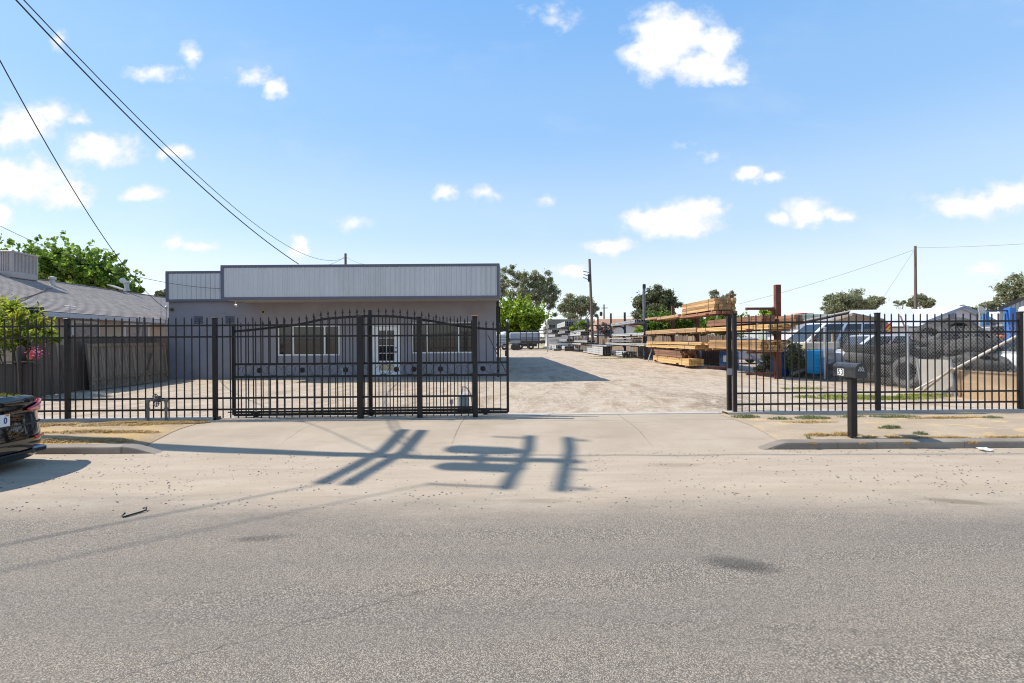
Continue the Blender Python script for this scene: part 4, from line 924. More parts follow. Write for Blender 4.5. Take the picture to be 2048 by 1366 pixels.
for px, py in ((18, 550), (234, 577)):
    l = roofpt(px, py); b = hb(); sl = (HR - HE) / HW; L_ = .32
    b.prism([(l.x - L_, l.y - .28, l.z + L_ * sl + .03), (l.x + L_, l.y - .28, l.z - L_ * sl + .03), (l.x + L_, l.y + .28, l.z - L_ * sl + .03), (l.x - L_, l.y + .28, l.z + L_ * sl + .03)], (0, 0, .05)); b.build('skylight', pm('skylight_dome', (.42, .36, .30), .5), roof, world=False)
l0, l1 = roofpt(103, 577), roofpt(32, 604); b = hb(); b.tube([(l0.lerp(l1, t)) + Vector((0, 0, .03 + .05 * math.sin(t * 9) * .4)) for t in lin(0, 1, 8)], .02, 6); b.build('roof_conduit', pm('rusty_conduit', (.22, .13, .08), .7), roof, world=False)
# service mast and small aerials
b = hb(); y = hpt(333, .05); b.tube([(.05, y, 1.2), (.05, y, 3.1)], .03, 8); b.lathe([(0, .14), (.06, .08), (.05, 0), (0, 0)], (.05, y, 3.08), 'z', 10); b.box(0, .12, y - .12, y + .12, 1.3, 1.7, .01); b.build('service_mast', M_galvpipe, house, world=False)
c_ = at(322, 610, 23.6); an = hb(); an.tube([(c_.x, c_.y, 2.5), (c_.x, c_.y, c_.z + .3)], .015, 6)
for dz, L_ in ((.28, .35), (.18, .45), (.05, .3)): an.tube([(c_.x - L_ / 2, c_.y, c_.z + dz), (c_.x + L_ / 2, c_.y + .1, c_.z + dz)], .01, 5)
an.build('aerial', M_galvpipe, house)
c_ = at(140, 618, 17.3); an = hb(); an.tube([(c_.x, c_.y, c_.z - .4), (c_.x, c_.y, c_.z + .15)], .012, 6)
for dz, L_ in ((.12, .35), (.04, .3)): an.tube([(c_.x - L_ / 2, c_.y, c_.z + dz), (c_.x + L_ / 2, c_.y + .05, c_.z + dz - .04)], .012, 5)
an.build('aerial', M_galvpipe, house)
c_ = at(246, 561, 24.5); b = hb(); b.lathe([(0, .012), (.08, .02), (.14, .05), (.135, .056), (.07, .03), (0, .022)], (0, 0, 0), 'y', 16); b.xf(Matrix.Translation(c_) @ Matrix.Rotation(R(50), 4, 'Z')); b.tube([c_, c_ + Vector((.05, .1, -.5))], .02, 6); b.build('dish', M_fasc, roof)
# cooler on the roof
cl = roofpt(20, 549); cw = wmat(house) @ Vector((-HW - .1, hpt(24, -HW), HR))
cool = thing('roof_cooler', 'beige metal evaporative cooler standing on the shingle roof ridge', 'cooler', (cw.x, cw.y, cw.z), HA)
M_cool = pm('beige_sheet', (.42, .36, .33), .6, var=.12)
b = hb(); b.box(-.62, .62, -.62, .62, -.15, .10, .02); b.box(-.64, .64, -.64, .64, .84, .92, .02)
for sx in (-1, 1):
    for sy in (-1, 1): b.box(sx * .58 - .04, sx * .58 + .04, sy * .58 - .04, sy * .58 + .04, .1, .84)
b.build('cabinet', M_cool, cool, world=False)
for axis in (0, 1, 2, 3):
    b = hb()
    for i in range(17):
        u = -.52 + i * .065; b.box(u - .021, u + .021, .575, .60, .1, .84)
    b.quad((-.54, .57, .1), (.54, .57, .1), (.54, .57, .84), (-.54, .57, .84))
    b.xf(Matrix.Rotation(R(90 * axis), 4, 'Z')); b.build('louvre_panel', M_cool, cool, world=False)
# ladder against the wall
ld = thing('ladder', 'weathered wooden ladder leaning on the cream house wall', 'ladder', tuple(at(285, 660, 20.2) - Vector((0, 0, at(285, 660, 20.2).z))))
q0, q1 = at(272, 668, 20.0), at(284, 634, 20.6); M_oldw = woodmat('old_wood', (.12, .095, .075), (.22, .18, .15), 'z')
for off in (-.18, .18):
    d = Vector((off * .9, -off * .5, 0)); p = q0 + d; p.z = 0; MB().bar(p, q1 + d, .035, .07).build('rail', M_oldw, ld)
for i in range(8):
    p = q0.copy(); p.z = 0; c_ = p.lerp(q1, .1 + .11 * i); MB().bar(c_ + Vector((-.16, .09, 0)), c_ + Vector((.16, -.09, 0)), .05, .025).build('rung', M_oldw, ld)
# backboard of a basketball hoop behind the shrub
c_ = at(60, 628, 15.1); bb = thing('basketball_backboard', 'dark framed basketball backboard standing behind the yellow green shrub', 'backboard', (c_.x, 15.2, 0))
hx = c_.x; b = MB(); b.box(hx - .5, hx + .28, 15.18, 15.21, c_.z - .28, c_.z + .18); b.build('panel', pm('smoked_acrylic', (.028, .033, .045), .25, var=.4, vs=5), bb)
b = MB(); t = .035
b.box(hx - .52, hx + .30, 15.16, 15.23, c_.z + .18, c_.z + .18 + t); b.box(hx + .28, hx + .28 + t, 15.16, 15.23, c_.z - .28, c_.z + .18); b.box(hx - .52, hx + .30, 15.16, 15.23, c_.z - .28 - t, c_.z - .28); b.box(hx - .53, hx - .5, 15.16, 15.23, c_.z - .28, c_.z + .18); b.build('frame', pm('slate_blue', (.06, .075, .11), .4), bb)
b = MB(); b.box(hx + .23, hx + .245, 15.173, 15.178, c_.z - .26, c_.z + .15); b.box(hx - .48, hx + .23, 15.173, 15.178, c_.z + .135, c_.z + .15); b.build('border_line', pm('pale_blue_line', (.42, .50, .58), .4), bb)
MB().bar((hx - .1, 15.26, 0), (hx - .1, 15.26, c_.z), .09).build('pole', M_blackp, bb)
# ---------------------------------------------------------------- plank fence and gate on the left
M_plank = woodmat('weathered_plank', (.068, .05, .04), (.15, .115, .092), 'z', orand=.25)
M_plank2 = woodmat('grey_brown_plank', (.15, .118, .09), (.29, .235, .18), 'z', orand=.1)
M_plankd = woodmat('dark_plank', (.028, .022, .02), (.06, .05, .045), 'z', orand=.2)
def boards(b, p, q, z0, z1, w=.14, t=.018, jit=.03, lean=.0, gap=.012):
    p, q = Vector(p), Vector(q); L_ = (q - p).length; d = (q - p).normalized(); nrm = Vector((-d.y, d.x, 0)); n = int(L_ / w)
    for i in range(n):
        a = p + d * (L_ * i / n + gap / 2); c_ = p + d * (L_ * (i + 1) / n - gap / 2); zz = z1 + rnd.uniform(-jit, jit); lx = d * lean * rnd.uniform(.2, 1.4) + d * rnd.uniform(-.012, .012)
        o_ = nrm * (t * rnd.uniform(.3, 1.4)); e = (c_ - a) * .22
        pts = [a, c_, c_ + lx + Vector((0, 0, zz - .04)), c_ + lx - e + Vector((0, 0, zz)), a + lx + e + Vector((0, 0, zz)), a + lx + Vector((0, 0, zz - .04))]
        pts = [Vector((v.x, v.y, z0 + rnd.uniform(0, .03) if j < 2 else v.z)) for j, v in enumerate(pts)]
        b.prism([v + o_ for v in pts], nrm * t)
wf = thing('plank_fence', 'weathered dark plank fence along the cream house, some planks leaning', 'fence', (-12.9, 15.5, 0), group='plank fences')
A0, A1 = Vector((-13.15, 14.0, 0)), Vector((-14.4, 21.3, 0))
b = MB(); boards(b, A0 + (A1 - A0) * .16, A1, .0, 1.73, jit=.025); b.build('planks', M_plank, wf)
b = MB(); boards(b, A0 + Vector((.12, -.75, 0)), A0 + (A1 - A0) * .17, .0, 1.55, jit=.14, lean=-.22, w=.15); b.build('leaning_planks', M_plank, wf)
wl = thing('plank_fence', 'low dark plank fence with a top rail under the yellow green shrub', 'fence', (-13.6, 13.2, 0), group='plank fences')
L0_, L1_ = Vector((-16.5, 13.35, 0)), Vector((-12.55, 13.3, 0))
b = MB(); boards(b, L0_, L1_, 0, .96, jit=.01, w=.16); b.build('planks', M_plankd, wl); MB().bar(L0_ + Vector((0, -.04, .98)), L1_ + Vector((-.1, -.04, 1.02)), .10, .035).build('top_rail', M_plank, wl)
b = MB(); boards(b, (-12.75, 13.3, 0), (-13.0, 13.6, 0), 0, 1.3, jit=.06, w=.16); b.build('planks', M_plankd, wl)
g0_, g1_ = gnd(181, 783), gnd(336, 762)
wg = thing('plank_gate', 'weathered plank gate leaf with a raised frame, leaning on the plank fence', 'gate', tuple(g0_))
def gl(t, z, off=0): p = g0_.lerp(g1_, t); d = (g1_ - g0_).normalized(); nr = Vector((d.y, -d.x, 0)); return p + Vector((0, 0, z)) + nr * off - nr * (.10 * z)
zt0 = 1.49
b = MB(); n = 26
for i in range(n):
    a, c_ = i / n + .002, (i + 1) / n - .002; zj = rnd.uniform(-.015, .015); b.prism([gl(a, .12), gl(c_, .12), gl(c_, zt0 + zj), gl(a, zt0 + zj)], (gl(0, 0, -.02) - gl(0, 0, 0)))
b.build('planks', M_plank2, wg)
for (a, za, c_, zc) in ((0, .08, 1, .08), (0, zt0 - .06, 1, zt0 - .06), (0.01, .2, .01, zt0 - .12), (.985, .2, .985, zt0 - .12), (.53, .2, .53, zt0 - .12), (0, .36, 1, .36)):
    MB().bar(gl(a, za, .03), gl(c_, zc, .03), .05, .09).build('frame_rail', M_plank2, wg)
b = MB(); b.bar(gl(.70, .5, .03), gl(.78, 1.1, .03), .04, .07); b.build('brace', M_plank, wg)
# pots and bright bits by the low fence
c_ = at(67, 709, 13.25); fl = thing('flower_pot', 'pink flowers in an orange pot on the low plank fence', 'flower pot', tuple(c_ + Vector((0, 0, -.1))))
b = MB(); b.lathe([(0, 0), (.05, 0), (.07, .10), (.06, .10), (0, .09)], (c_.x - .1, c_.y, c_.z - .13), 'z', 12); b.build('pot', pm('terracotta', (.55, .16, .04), .7), fl)
ps = np.array([(c_.x + .04, c_.y, c_.z + .03)]) + npr.normal(size=(150, 3)) * np.array([.085, .06, .075]); leafcloud(ps, .05, leafmat('pink_petal', [(.42, .06, .16), (.62, .14, .28)], .3), 'flowers', fl, asp=.8)

# ---------------------------------------------------------------- black saloon car at the kerb
def vmat(name, col, rough=.12, coat=.8, var=.03): return pm(name, col, rough, var=var, fine=0, coat=coat, spec=.6)
M_carblack = vmat('black_car_paint', (.004, .004, .005), .06, 1.0)
M_tyre = pm('tyre_rubber', (.028, .027, .026), .85, var=.35, vs=7, bump=.2)
M_tyre2 = pm('dusty_tyre_rubber', (.062, .058, .055), .9, var=.45, vs=5, bump=.3, orand=.4)
M_rim = pm('wheel_alloy', (.45, .45, .46), .3, metal=.8, var=.05)
M_chrome = pm('chrome', (.42, .42, .43), .5, metal=1, var=.02)
M_red, _k, _p, _o = newmat('red_lens'); _p.inputs['Base Color'].default_value = (.55, .008, .015, 1); _p.inputs['Roughness'].default_value = .08; _p.inputs['Coat Weight'].default_value = 1
M_redin = pm('pale_lens', (.85, .25, .25), .15, coat=1)
def wheel(parent, x, y, r, w, z=None):
    s = 1 if y > 0 else -1; z = r if z is None else z
    b = MB(); b.lathe([(r * .66, -w / 2), (r * .9, -w / 2), (r * .98, -w * .38), (r, -w * .2), (r, w * .2), (r * .98, w * .38), (r * .9, w / 2), (r * .66, w / 2)], (x, y, z), 'y', 28); wh = b.build('wheel', M_tyre, parent, world=False, smooth=True, auto=40)
    b = MB(); b.lathe([(0, s * w * .40), (r * .12, s * w * .42), (r * .2, s * w * .30), (r * .58, s * w * .36), (r * .66, s * w * .47), (r * .68, s * w * .3)], (x, y, z), 'y', 28); b.build('rim', M_rim, wh, world=False, smooth=True, auto=30)
    return wh
def carbody(par, st, mat, rearx, n_cap=(.86, .66, .44, .22, 0.0), name='body', bulge=1.0):
    """st: stations from the rear (x, half width, z bottom, z shoulder, z deck)"""
    def sec(w, zb, zs, zd):
        return [(0, zb), (w * .55, zb), (w * .86, zb + .015), (w * .965, zb + .09), (w * .985, zb + (zs - zb) * .38), (w, zb + (zs - zb) * .72), (w * .985, zs - .02), (w * .93, zs + (zd - zs) * .45), (w * .72, zd - .012), (w * .4, zd), (0, zd + .004)]
    b = MB(); rings = []
    x0, w0, zb0, zs0, zd0 = st[0]; base = sec(w0, zb0, zs0, zd0)
    for f in reversed(n_cap): rings.append([(rearx(z, y * f), y * f, z) for y, z in base])
    rings.append([(rearx(z, y), y, z) for y, z in base])
    for (x, w, zb, zs, zd) in st[1:]: rings.append([(x + (rearx(z, 0) * .5 if x < .3 else 0), y, z) for y, z in sec(w, zb, zs, zd)])
    m = len(base); V = []
    for r in rings: V += r
    fs = [(i * m + j, (i + 1) * m + j, (i + 1) * m + j + 1, i * m + j + 1) for i in range(len(rings) - 1) for j in range(m - 1)]
    b.add(V, fs); s = len(V)
    b.add([(x, -y, z) for x, y, z in V], [tuple(reversed(f)) for f in fs])
    q = rings[-1]; b.add(q + [(x, -y, z) for x, y, z in reversed(q)], [tuple(range(2 * m))])
    o = b.build(name, mat, par, world=False, smooth=True)
    md = o.modifiers.new('weld', 'WELD'); md.merge_threshold = .002
    md = o.modifiers.new('sub', 'SUBSURF'); md.levels = 2; md.render_levels = 2
    return o
def cabin(par, x0, x1, xr0, xr1, w0, w1, z0, z1, mat, glass, split=(.5,), name='cabin', inset=.06):
    """glasshouse: base from x0 to x1 at z0, roof from xr0 to xr1 at z1"""
    def corner(s): return [Vector((x0, s * w0 * .92, z0)), Vector((x0 + .28, s * w0, z0)), Vector((x1 - .35, s * w0, z0)), Vector((x1, s * w0 * .9, z0)), Vector((xr0, s * w1 * .93, z1 - .03)), Vector((xr0 + .2, s * w1, z1)), Vector((xr1 - .2, s * w1, z1)), Vector((xr1, s * w1 * .92, z1 - .03))]
    L_, R_ = corner(1), corner(-1); b = MB()
    for c_, fl_ in ((L_, 1), (R_, 0)):
        fs = [(0, 1, 5, 4), (1, 2, 6, 5), (2, 3, 7, 6)]; b.add(c_, [f if fl_ else tuple(reversed(f)) for f in fs])
    b.add([L_[4], L_[5], L_[6], L_[7], R_[7], R_[6], R_[5], R_[4]], [(0, 1, 6, 7), (1, 2, 5, 6), (2, 3, 4, 5)])
    b.add([L_[0], L_[4], R_[4], R_[0]], [(0, 1, 2, 3)]); b.add([L_[3], L_[7], R_[7], R_[3]], [(3, 2, 1, 0)])
    cab = b.build(name, mat, par, world=False)
    md = cab.modifiers.new('weld', 'WELD'); md.merge_threshold = .002; md = cab.modifiers.new('bev', 'BEVEL'); md.width = .045; md.segments = 3; md.limit_method = 'ANGLE'; md.angle_limit = R(12)
    def pane(q, out, m_=.12, nm='side_window'):
        cc = sum(q, Vector()) / 4; pts = [p + (cc - p) * m_ + Vector(out) * .012 for p in q]; MB().add(pts, [(0, 1, 2, 3)]).build(nm, glass, par, world=False)
    for c_, s in ((L_, 1), (R_, -1)):
        cuts = [0, *split, 1]
        for a, e in zip(cuts, cuts[1:]):
            bl, br_ = c_[0].lerp(c_[3], a), c_[0].lerp(c_[3], e); tl, tr = c_[4].lerp(c_[7], a), c_[4].lerp(c_[7], e)
            for p in (bl, br_): p.y = s * (w0 - .0)
            for p in (tl, tr): p.y = s * w1
            pane([bl, br_, tr, tl], (0, s, .2), .13)
    pane([L_[0], L_[4], R_[4], R_[0]], (-1, 0, .4), .10, 'rear_window'); pane([L_[3], L_[7], R_[7], R_[3]], (1, 0, .4), .10, 'windscreen')
    return cab
RX0, CYc = -6.27, 6.13
car = thing('parked_car', 'shiny black saloon car parked at the kerb, only its rear end in view', 'car', (RX0, CYc, RZ), math.pi)
def rxf(z, y):
    w = .88; t = abs(y) / w
    zz = [(0, .10), (.12, .055), (.30, .0), (.46, .0), (.54, .045), (.72, .075), (.88, .05), (.96, .10), (1.2, .2)]
    for (za, a), (zb_, c_) in zip(zz, zz[1:]):
        if za <= z <= zb_: base = a + (c_ - a) * (z - za) / (zb_ - za); break
    else: base = .1
    return base + .30 * t ** 4 + .05 * t ** 2
carbody(car, [(0, .865, .12, .80, .945), (.55, .885, .13, .86, .985), (1.0, .89, .14, .88, 1.0), (1.7, .89, .14, .885, .99), (2.7, .89, .14, .86, .96), (3.3, .885, .14, .83, .93), (3.9, .86, .14, .78, .86), (4.2, .80, .16, .68, .76), (4.32, .66, .2, .56, .62)], M_carblack, rxf)
M_cglass = pm('car_glass', (.012, .014, .016), .03, var=.02, spec=.8)
cabin(car, .75, 3.35, 1.25, 2.55, .80, .60, .955, 1.33, M_carblack, M_cglass, (.33, .62))
for x in (.85, 3.45):
    for s in (-1, 1): wheel(car, x, s * .80, .29, .20)
def rear_patch(name, y0, y1, z0f, z1f, mat, off=.012, n=10, parent=car, th=.02):
    b = MB(); V = []
    for j in range(5):
        for i in range(n):
            y = y0 + (y1 - y0) * i / (n - 1); za, zb_ = z0f(y), z1f(y); z = za + (zb_ - za) * j / 4
            V.append((rxf(z, y) - off - .004 * math.sin(j / 4 * math.pi), y, z))
    fs = [(j * n + i, j * n + i + 1, (j + 1) * n + i + 1, (j + 1) * n + i) for j in range(4) for i in range(n - 1)]
    b.add(V, fs if y1 > y0 else [tuple(reversed(f)) for f in fs])
    o = b.build(name, mat, parent, world=False, smooth=True); md = o.modifiers.new('solid', 'SOLIDIFY'); md.thickness = th; md.offset = 0
    return o
for s in (1, -1):
    tl = rear_patch('tail_light', s * .40, s * .90, lambda y: .745 - .055 * ((abs(y) - .40) / .5), lambda y: .775 + .085 * min(1, (abs(y) - .40) / .38), M_red, .028)
    rear_patch('lens', s * .42, s * .62, lambda y: .750, lambda y: .765 + .03 * (abs(y) - .42) / .2, M_redin, .044, 6, tl, .008)
    rear_patch('reflector', s * .46, s * .72, lambda y: .375, lambda y: .405, M_red, .010, 7)
    x_ = rxf(.2, .58); b = MB(); w_, h_ = .095, .044
    b.box(-w_, w_, 0, .14, -h_, h_, .02); b.xf(Matrix.Translation((x_ - .055, s * .56, .21)) @ Matrix.Rotation(R(-90 + s * 12), 4, 'Z')); ex = b.build('exhaust_tip', M_chrome, car, world=False)
    b = MB(); b.box(-w_ + .014, w_ - .014, -.004, .05, -h_ + .013, h_ - .013, .012); b.xf(Matrix.Translation((x_ - .055, s * .56, .21)) @ Matrix.Rotation(R(-90 + s * 12), 4, 'Z')); b.build('exhaust_opening', M_blk, ex, world=False)
rear_patch('bumper_trim', -.55, .55, lambda y: .20, lambda y: .23, M_blackp, .014, 12)
rear_patch('boot_seam', -.80, .80, lambda y: .565, lambda y: .573, M_blackp, .004, 16)
b = MB(); px0 = rxf(.66, .0) - .015
b.box(px0 - .006, px0, -.155, .155, .585, .735, .004); pl = b.build('licence_plate', M_white, car, world=False)
Mtx = wmat(car) @ Matrix.Translation((px0 - .008, -.095, .655)) @ Matrix.Rotation(R(-90), 4, 'Z') @ Matrix.Rotation(R(90), 4, 'X')
text_mesh('plate_digit', '0', .105, pm('plate_blue', (.03, .06, .22), .5), pl, Mtx, sx=.8, bold=.003)
b = MB(); b.box(px0 - .009, px0 - .006, -.14, -.10, .712, .73); b.build('sticker', pm('orange_sticker', (.75, .2, .02), .5), pl, world=False)
# ---------------------------------------------------------------- poles and cables
M_pole = woodmat('pole_wood', (.09, .065, .05), (.20, .15, .115), 'z', orand=.1)
M_cable = pm('black_cable', (.015, .015, .016), .6)
M_cablef = pm('grey_cable', (.10, .10, .105), .6)
def mkpole(label, base, top, r0, r1, name='utility_pole', mat=None):
    t = thing(name, label, 'pole', tuple(base)); b = MB(); base, top = Vector(base), Vector(top)
    b.tube([base + Vector((0, 0, -.1)), base.lerp(top, .5), top], [r0, (r0 + r1) / 2, r1], 12); b.build('shaft', mat or M_pole, t, smooth=True, auto=50); return t
# the pole out of frame at left whose shadow lies across the driveway
PX, PY, PH = -9.65, 8.3, 11.25
up = mkpole('tall wooden utility pole with crossarms and transformers beside the kerb, seen by its shadow', (PX, PY, 0), (PX, PY, PH), .17, .12)
def arm(z, dx, L_, h=.11, ins=(), hang=()):
    Mr = Matrix.Translation((PX, PY, 0)) @ Matrix.Rotation(R(-9.5), 4, 'Z')
    a = MB().bar((dx, -L_ / 2, z), (dx, L_ / 2, z), .09, h).xf(Mr).build('crossarm', M_pole, up)
    for y, hh in ins:
        b = MB(); b.lathe([(.012, 0), (.012, hh * .45), (.05, hh * .5), (.035, hh * .62), (.055, hh * .7), (.03, hh * .85), (.03, hh), (0, hh)], (dx, y, z + h / 2), 'z', 10); b.xf(Mr).build('insulator', M_blackp, a)
    for y, hh in hang: b = MB(); b.bar((dx, y, z - hh), (dx, y, z), .07, .06); b.xf(Mr).build('cutout', M_blackp, a)
arm(8.4, -.16, 2.85, .13); arm(8.4, .16, 2.85, .13)
arm(10.5, .0, 2.7, hang=((1.2, .6), (-1.25, .95)))
arm(11.15, .0, 2.7, ins=((1.2, .24), (-.4, .22), (-1.2, .28)))
for s in (.5, -.46):
    b = MB(); b.lathe([(0, 9.4), (.19, 9.4), (.21, 9.45), (.21, 10.2), (.16, 10.33), (0, 10.37)], (PX + .05, PY + s, 0), 'z', 18); b.bar((PX, PY, 9.85), (PX + .05, PY + s * .6, 9.85), .08); b.build('transformer', M_conc2, up)
def cable(label, p, q, sag, r=.012, n=28, mat=None, name='cable', group='overhead cables'):
    p, q = Vector(p), Vector(q); b = MB(); b.tube([p.lerp(q, t) - Vector((0, 0, sag * 4 * t * (1 - t))) for t in lin(0, 1, n)], r, 5)
    return tag(b.build(name, mat or M_cable), label, 'cable', group)
def fit(p, q, thru):
    """sag so the cable passes the photo point (px, py)"""
    best = None
    for s in range(0, 400):
        sag = s * .01
        for i in range(61):
            t = i / 60; w = Vector(p).lerp(Vector(q), t) - Vector((0, 0, sag * 4 * t * (1 - t)))
            px = 1024 + w.x / w.y * 1000; py = 680.5 - (w.z - 1.5) / w.y * 1000 - ROLL * (px - 1024)
            if abs(px - thru[0]) < 12:
                d = abs(py - thru[1])
                if best is None or d < best[0]: best = (d, sag)
    return best[1] if best else .3
roofp = at(597, 528, 19.6)
p0 = (PX + .1, PY, 8.7); cable('thick black service cable sweeping from the upper left to the shop roof, lower of two', p0, roofp, fit(p0, roofp, (300, 278)), .016)
q4 = at(690, 516, 46); p0b = (PX + .1, PY + .04, 8.80); cable('thinner black cable of the pair sweeping past the shop roof towards a distant pole', p0b, q4, fit(p0b, q4, (300, 262)), .013, mat=M_cable)
hm = wmat(house) @ Vector((.05, hpt(333, .05), 3.05)); p1 = (PX, PY + .2, 8.2); cable('black cable dropping steeply to the service mast of the cream house', p1, hm, fit(p1, hm, (122, 345)), .012)
qf = at(441, 577.5, 20.1); p2 = at(-250, 300, 18.0); cable('thin black cable crossing the tree to the left part of the shop fascia', p2, qf, fit(p2, qf, (150, 520)), .009)
pp = at(691, 507, 46); rp_ = mkpole('short grey pole top showing above the shop fascia', (pp.x, 46, 0), tuple(pp), .13, .11)
cable('faint thin cable right of the pole top above the shop roof', at(691, 512, 46), at(728, 528, 40), .15, .014, mat=M_cablef)
cable('faint thin cable left of the pole top above the shop roof', at(690, 513, 46), at(655, 530, 40), .1, .014, mat=M_cablef)
cable('black cable crossing the top right corner of the sky', (PX, PY, 8.6), (20, 7.6, 5.9), .0, .018)
cable('cable crossing the street from the crossarm, seen only by its shadow', (PX - .4, PY - 1.35, 8.45), (PX - 17, -9.5, 7.6), .4, .016)
cable('second cable crossing the street, seen only by its faint shadow', (PX - .2, PY - 1.2, 9.6), (PX - 19, -9.5, 8.6), .4, .012)
lp_b, lp_t = at(1186, 700, 66), at(1179, 518, 66); lp_b.z = 0
lpole = mkpole('leaning bare wooden pole among the steel racks', lp_b, lp_t, .20, .16)
for py in (545, 552, 560): c_ = at(1178, py, 65.8); b = MB(); b.bar(c_, c_ + Vector((-.5 - .3 * rnd.random(), -.1, rnd.uniform(.1, .5))), .08); b.build('bracket', M_blackp, lpole)
c_ = at(1178, 556, 65.7); b = MB(); b.box(c_.x - .16, c_.x + .2, c_.y - .15, c_.y, c_.z - .5, c_.z + .5, .03); b.build('junction_box', M_blackp, lpole)
sq = at(1288, 568, 37.6); t = thing('square_post', 'tall grey square post rising above the steel rack', 'post', (sq.x, 37.6, 0)); MB().box(sq.x - .09, sq.x + .09, 37.51, 37.69, 0, sq.z, .01).build('shaft', pm('grey_primer', (.17, .165, .175), .6, var=.2), t); MB().box(sq.x - .12, sq.x + .1, 37.45, 37.6, sq.z - .35, sq.z - .05, .02).build('lamp_box', M_blackp, t)
dp = at(1208, 609, 120); dpo = mkpole('distant short utility pole between the steel racks and the round tree', (dp.x, 120, 0), tuple(dp), .2, .16); c_ = at(1207, 616, 120); b = MB(); b.bar(c_ + Vector((-.5, 0, 0)), c_ + Vector((1.0, 0, 0)), .15); b.box(c_.x - .9, c_.x - .3, 119.7, 120.3, c_.z - 1.9, c_.z - .9, .1); b.build('crossarm', M_blackp, dpo)
rt = at(1830.5, 492, 48); rpole = mkpole('tall wooden utility pole behind the white gabled house', (rt.x, 48, 0), tuple(rt), .15, .11)
cable('faint thin cable running from the tall right pole out of the picture', at(1831, 495, 48), at(2120, 483, 30), .1, .010, mat=M_cablef)
cable('faint thin cable sloping from the tall right pole down behind the lumber', at(1829, 499, 48), at(1478, 608, 48), .25, .012, mat=M_cablef)
cable('thin guy cable slanting down left of the tall right pole', at(1828, 501, 48), at(1765, 598, 48), .0, .010, mat=M_cablef)
for py, r_ in ((632, .02), (638, .02)): cable('faint distant cable behind the steel racks and the distant pole', at(1140, py + 1, 118), at(1290, py, 118), .2, r_, mat=M_cablef)
# ---------------------------------------------------------------- cantilever racks with lumber and steel
M_rust = pm('rust_brown_steel', (.135, .045, .026), .75, var=.3, vs=4, stain=((.24, .10, .045), 3, .5, .8), bump=.15)
M_dsteel = pm('dark_rack_steel', (.055, .05, .058), .65, var=.3, vs=4, stain=((.10, .055, .035), 3, .55, .8))
RXc = 9.98
def rack(label, x, y, ztop, arms, mat, w=.17, L_=1.08, group='cantilever storage racks', drop=.16):
    t = thing('cantilever_rack', label, 'rack', (x, y, 0), group=group)
    b = MB(); b.box(x - w / 2, x + w / 2, y - w * .42, y + w * .42, -.05, ztop, .008); b.build('upright', mat, t)
    for z in arms:
        b = MB(); b.box(x - w / 2 - L_, x - w / 2 - .002, y - .045, y + .045, z - .09, z, .006)
        if z > .5: b.prism([(x - w / 2 - .002, y - .02, z - .092), (x - w / 2 - .26, y - .02, z - .092), (x - w / 2 - .12, y - .02, z - .16), (x - w / 2 - .06, y - .02, z - .24), (x - w / 2 - .002, y - .02, z - .34)], (0, .04, 0))
        b.build('arm', mat, t)
    return t
AZ = (.23, 1.04, 1.86, 2.66)
rack('rust brown rack column nearest the right fence, standing alone with bare top arm', RXc - .1, 18.6, 3.5, AZ, M_rust, .20)
rack('rust brown rack column under the near end of the top lumber bundle', RXc, 22.75, 3.5, AZ, M_rust)
rack('rust brown rack column behind the yellow ground bundle, top hidden by lumber', RXc, 26.9, 3.0, AZ, M_rust)
rack('rust brown rack column with a short bare top left of the highest lumber', RXc, 31.0, 3.55, AZ, M_rust)
rack('dark steel rack column beside the tall square post', RXc, 37.3, 3.3, AZ, M_dsteel)
rack('dark steel rack column second behind the tall square post', RXc, 44.2, 3.9, AZ, M_dsteel)
rack('dark steel rack column with empty long arms right of the leaning pole', RXc, 50.4, 4.15, (.4, 1.04, 1.95, 3.0), M_dsteel, L_=1.6)
rack('dark steel rack column just right of the leaning pole', RXc, 58, 4.2, (.4, 1.1, 2.1, 3.2), M_dsteel, L_=2.2)
rack('dark steel rack column at the left of the leaning pole', 8.9, 58.5, 4.0, (.3, 1.2, 2.3, 3.15), M_dsteel, L_=1.6)
rack('dark steel rack column farthest back among the silver bundles', 8.2, 72, 4.2, (.3, 1.2, 2.3, 3.2), M_dsteel, L_=1.6)
rack('dark steel rack column near the back trailer, loaded with pale tubes', 7.9, 64.5, 3.2, (.3, 1.2, 2.3, 3.15), M_dsteel, L_=1.5)
W_yel = woodmat('fresh_lumber', (.46, .27, .10), (.62, .41, .185), 'y', orand=.26)
W_tan = woodmat('tan_lumber', (.38, .22, .11), (.54, .36, .20), 'y', orand=.25)
W_brn = woodmat('red_brown_lumber', (.17, .075, .04), (.30, .15, .085), 'y', orand=.28)
W_mix = woodmat('aged_lumber', (.30, .16, .065), (.50, .31, .14), 'y', orand=.38)
S_gal = pm('silver_steel', (.34, .35, .365), .4, metal=.35, var=.12, vs=.8, orand=.18)
S_drk = pm('tube_end_shade', (.06, .06, .065), .6, var=.3)  # near-black for open tube and pipe ends, inner shade put into the colour
S_wht = pm('white_primed_steel', (.43, .43, .425), .5, metal=.1, var=.08, orand=.1)
M_strap = pm('strapping_band', (.10, .09, .08), .5)
M_bear = woodmat('bearer_wood', (.20, .13, .075), (.33, .23, .14), 'x')
def edge(px, X): return X / ray(px, 690)[0]
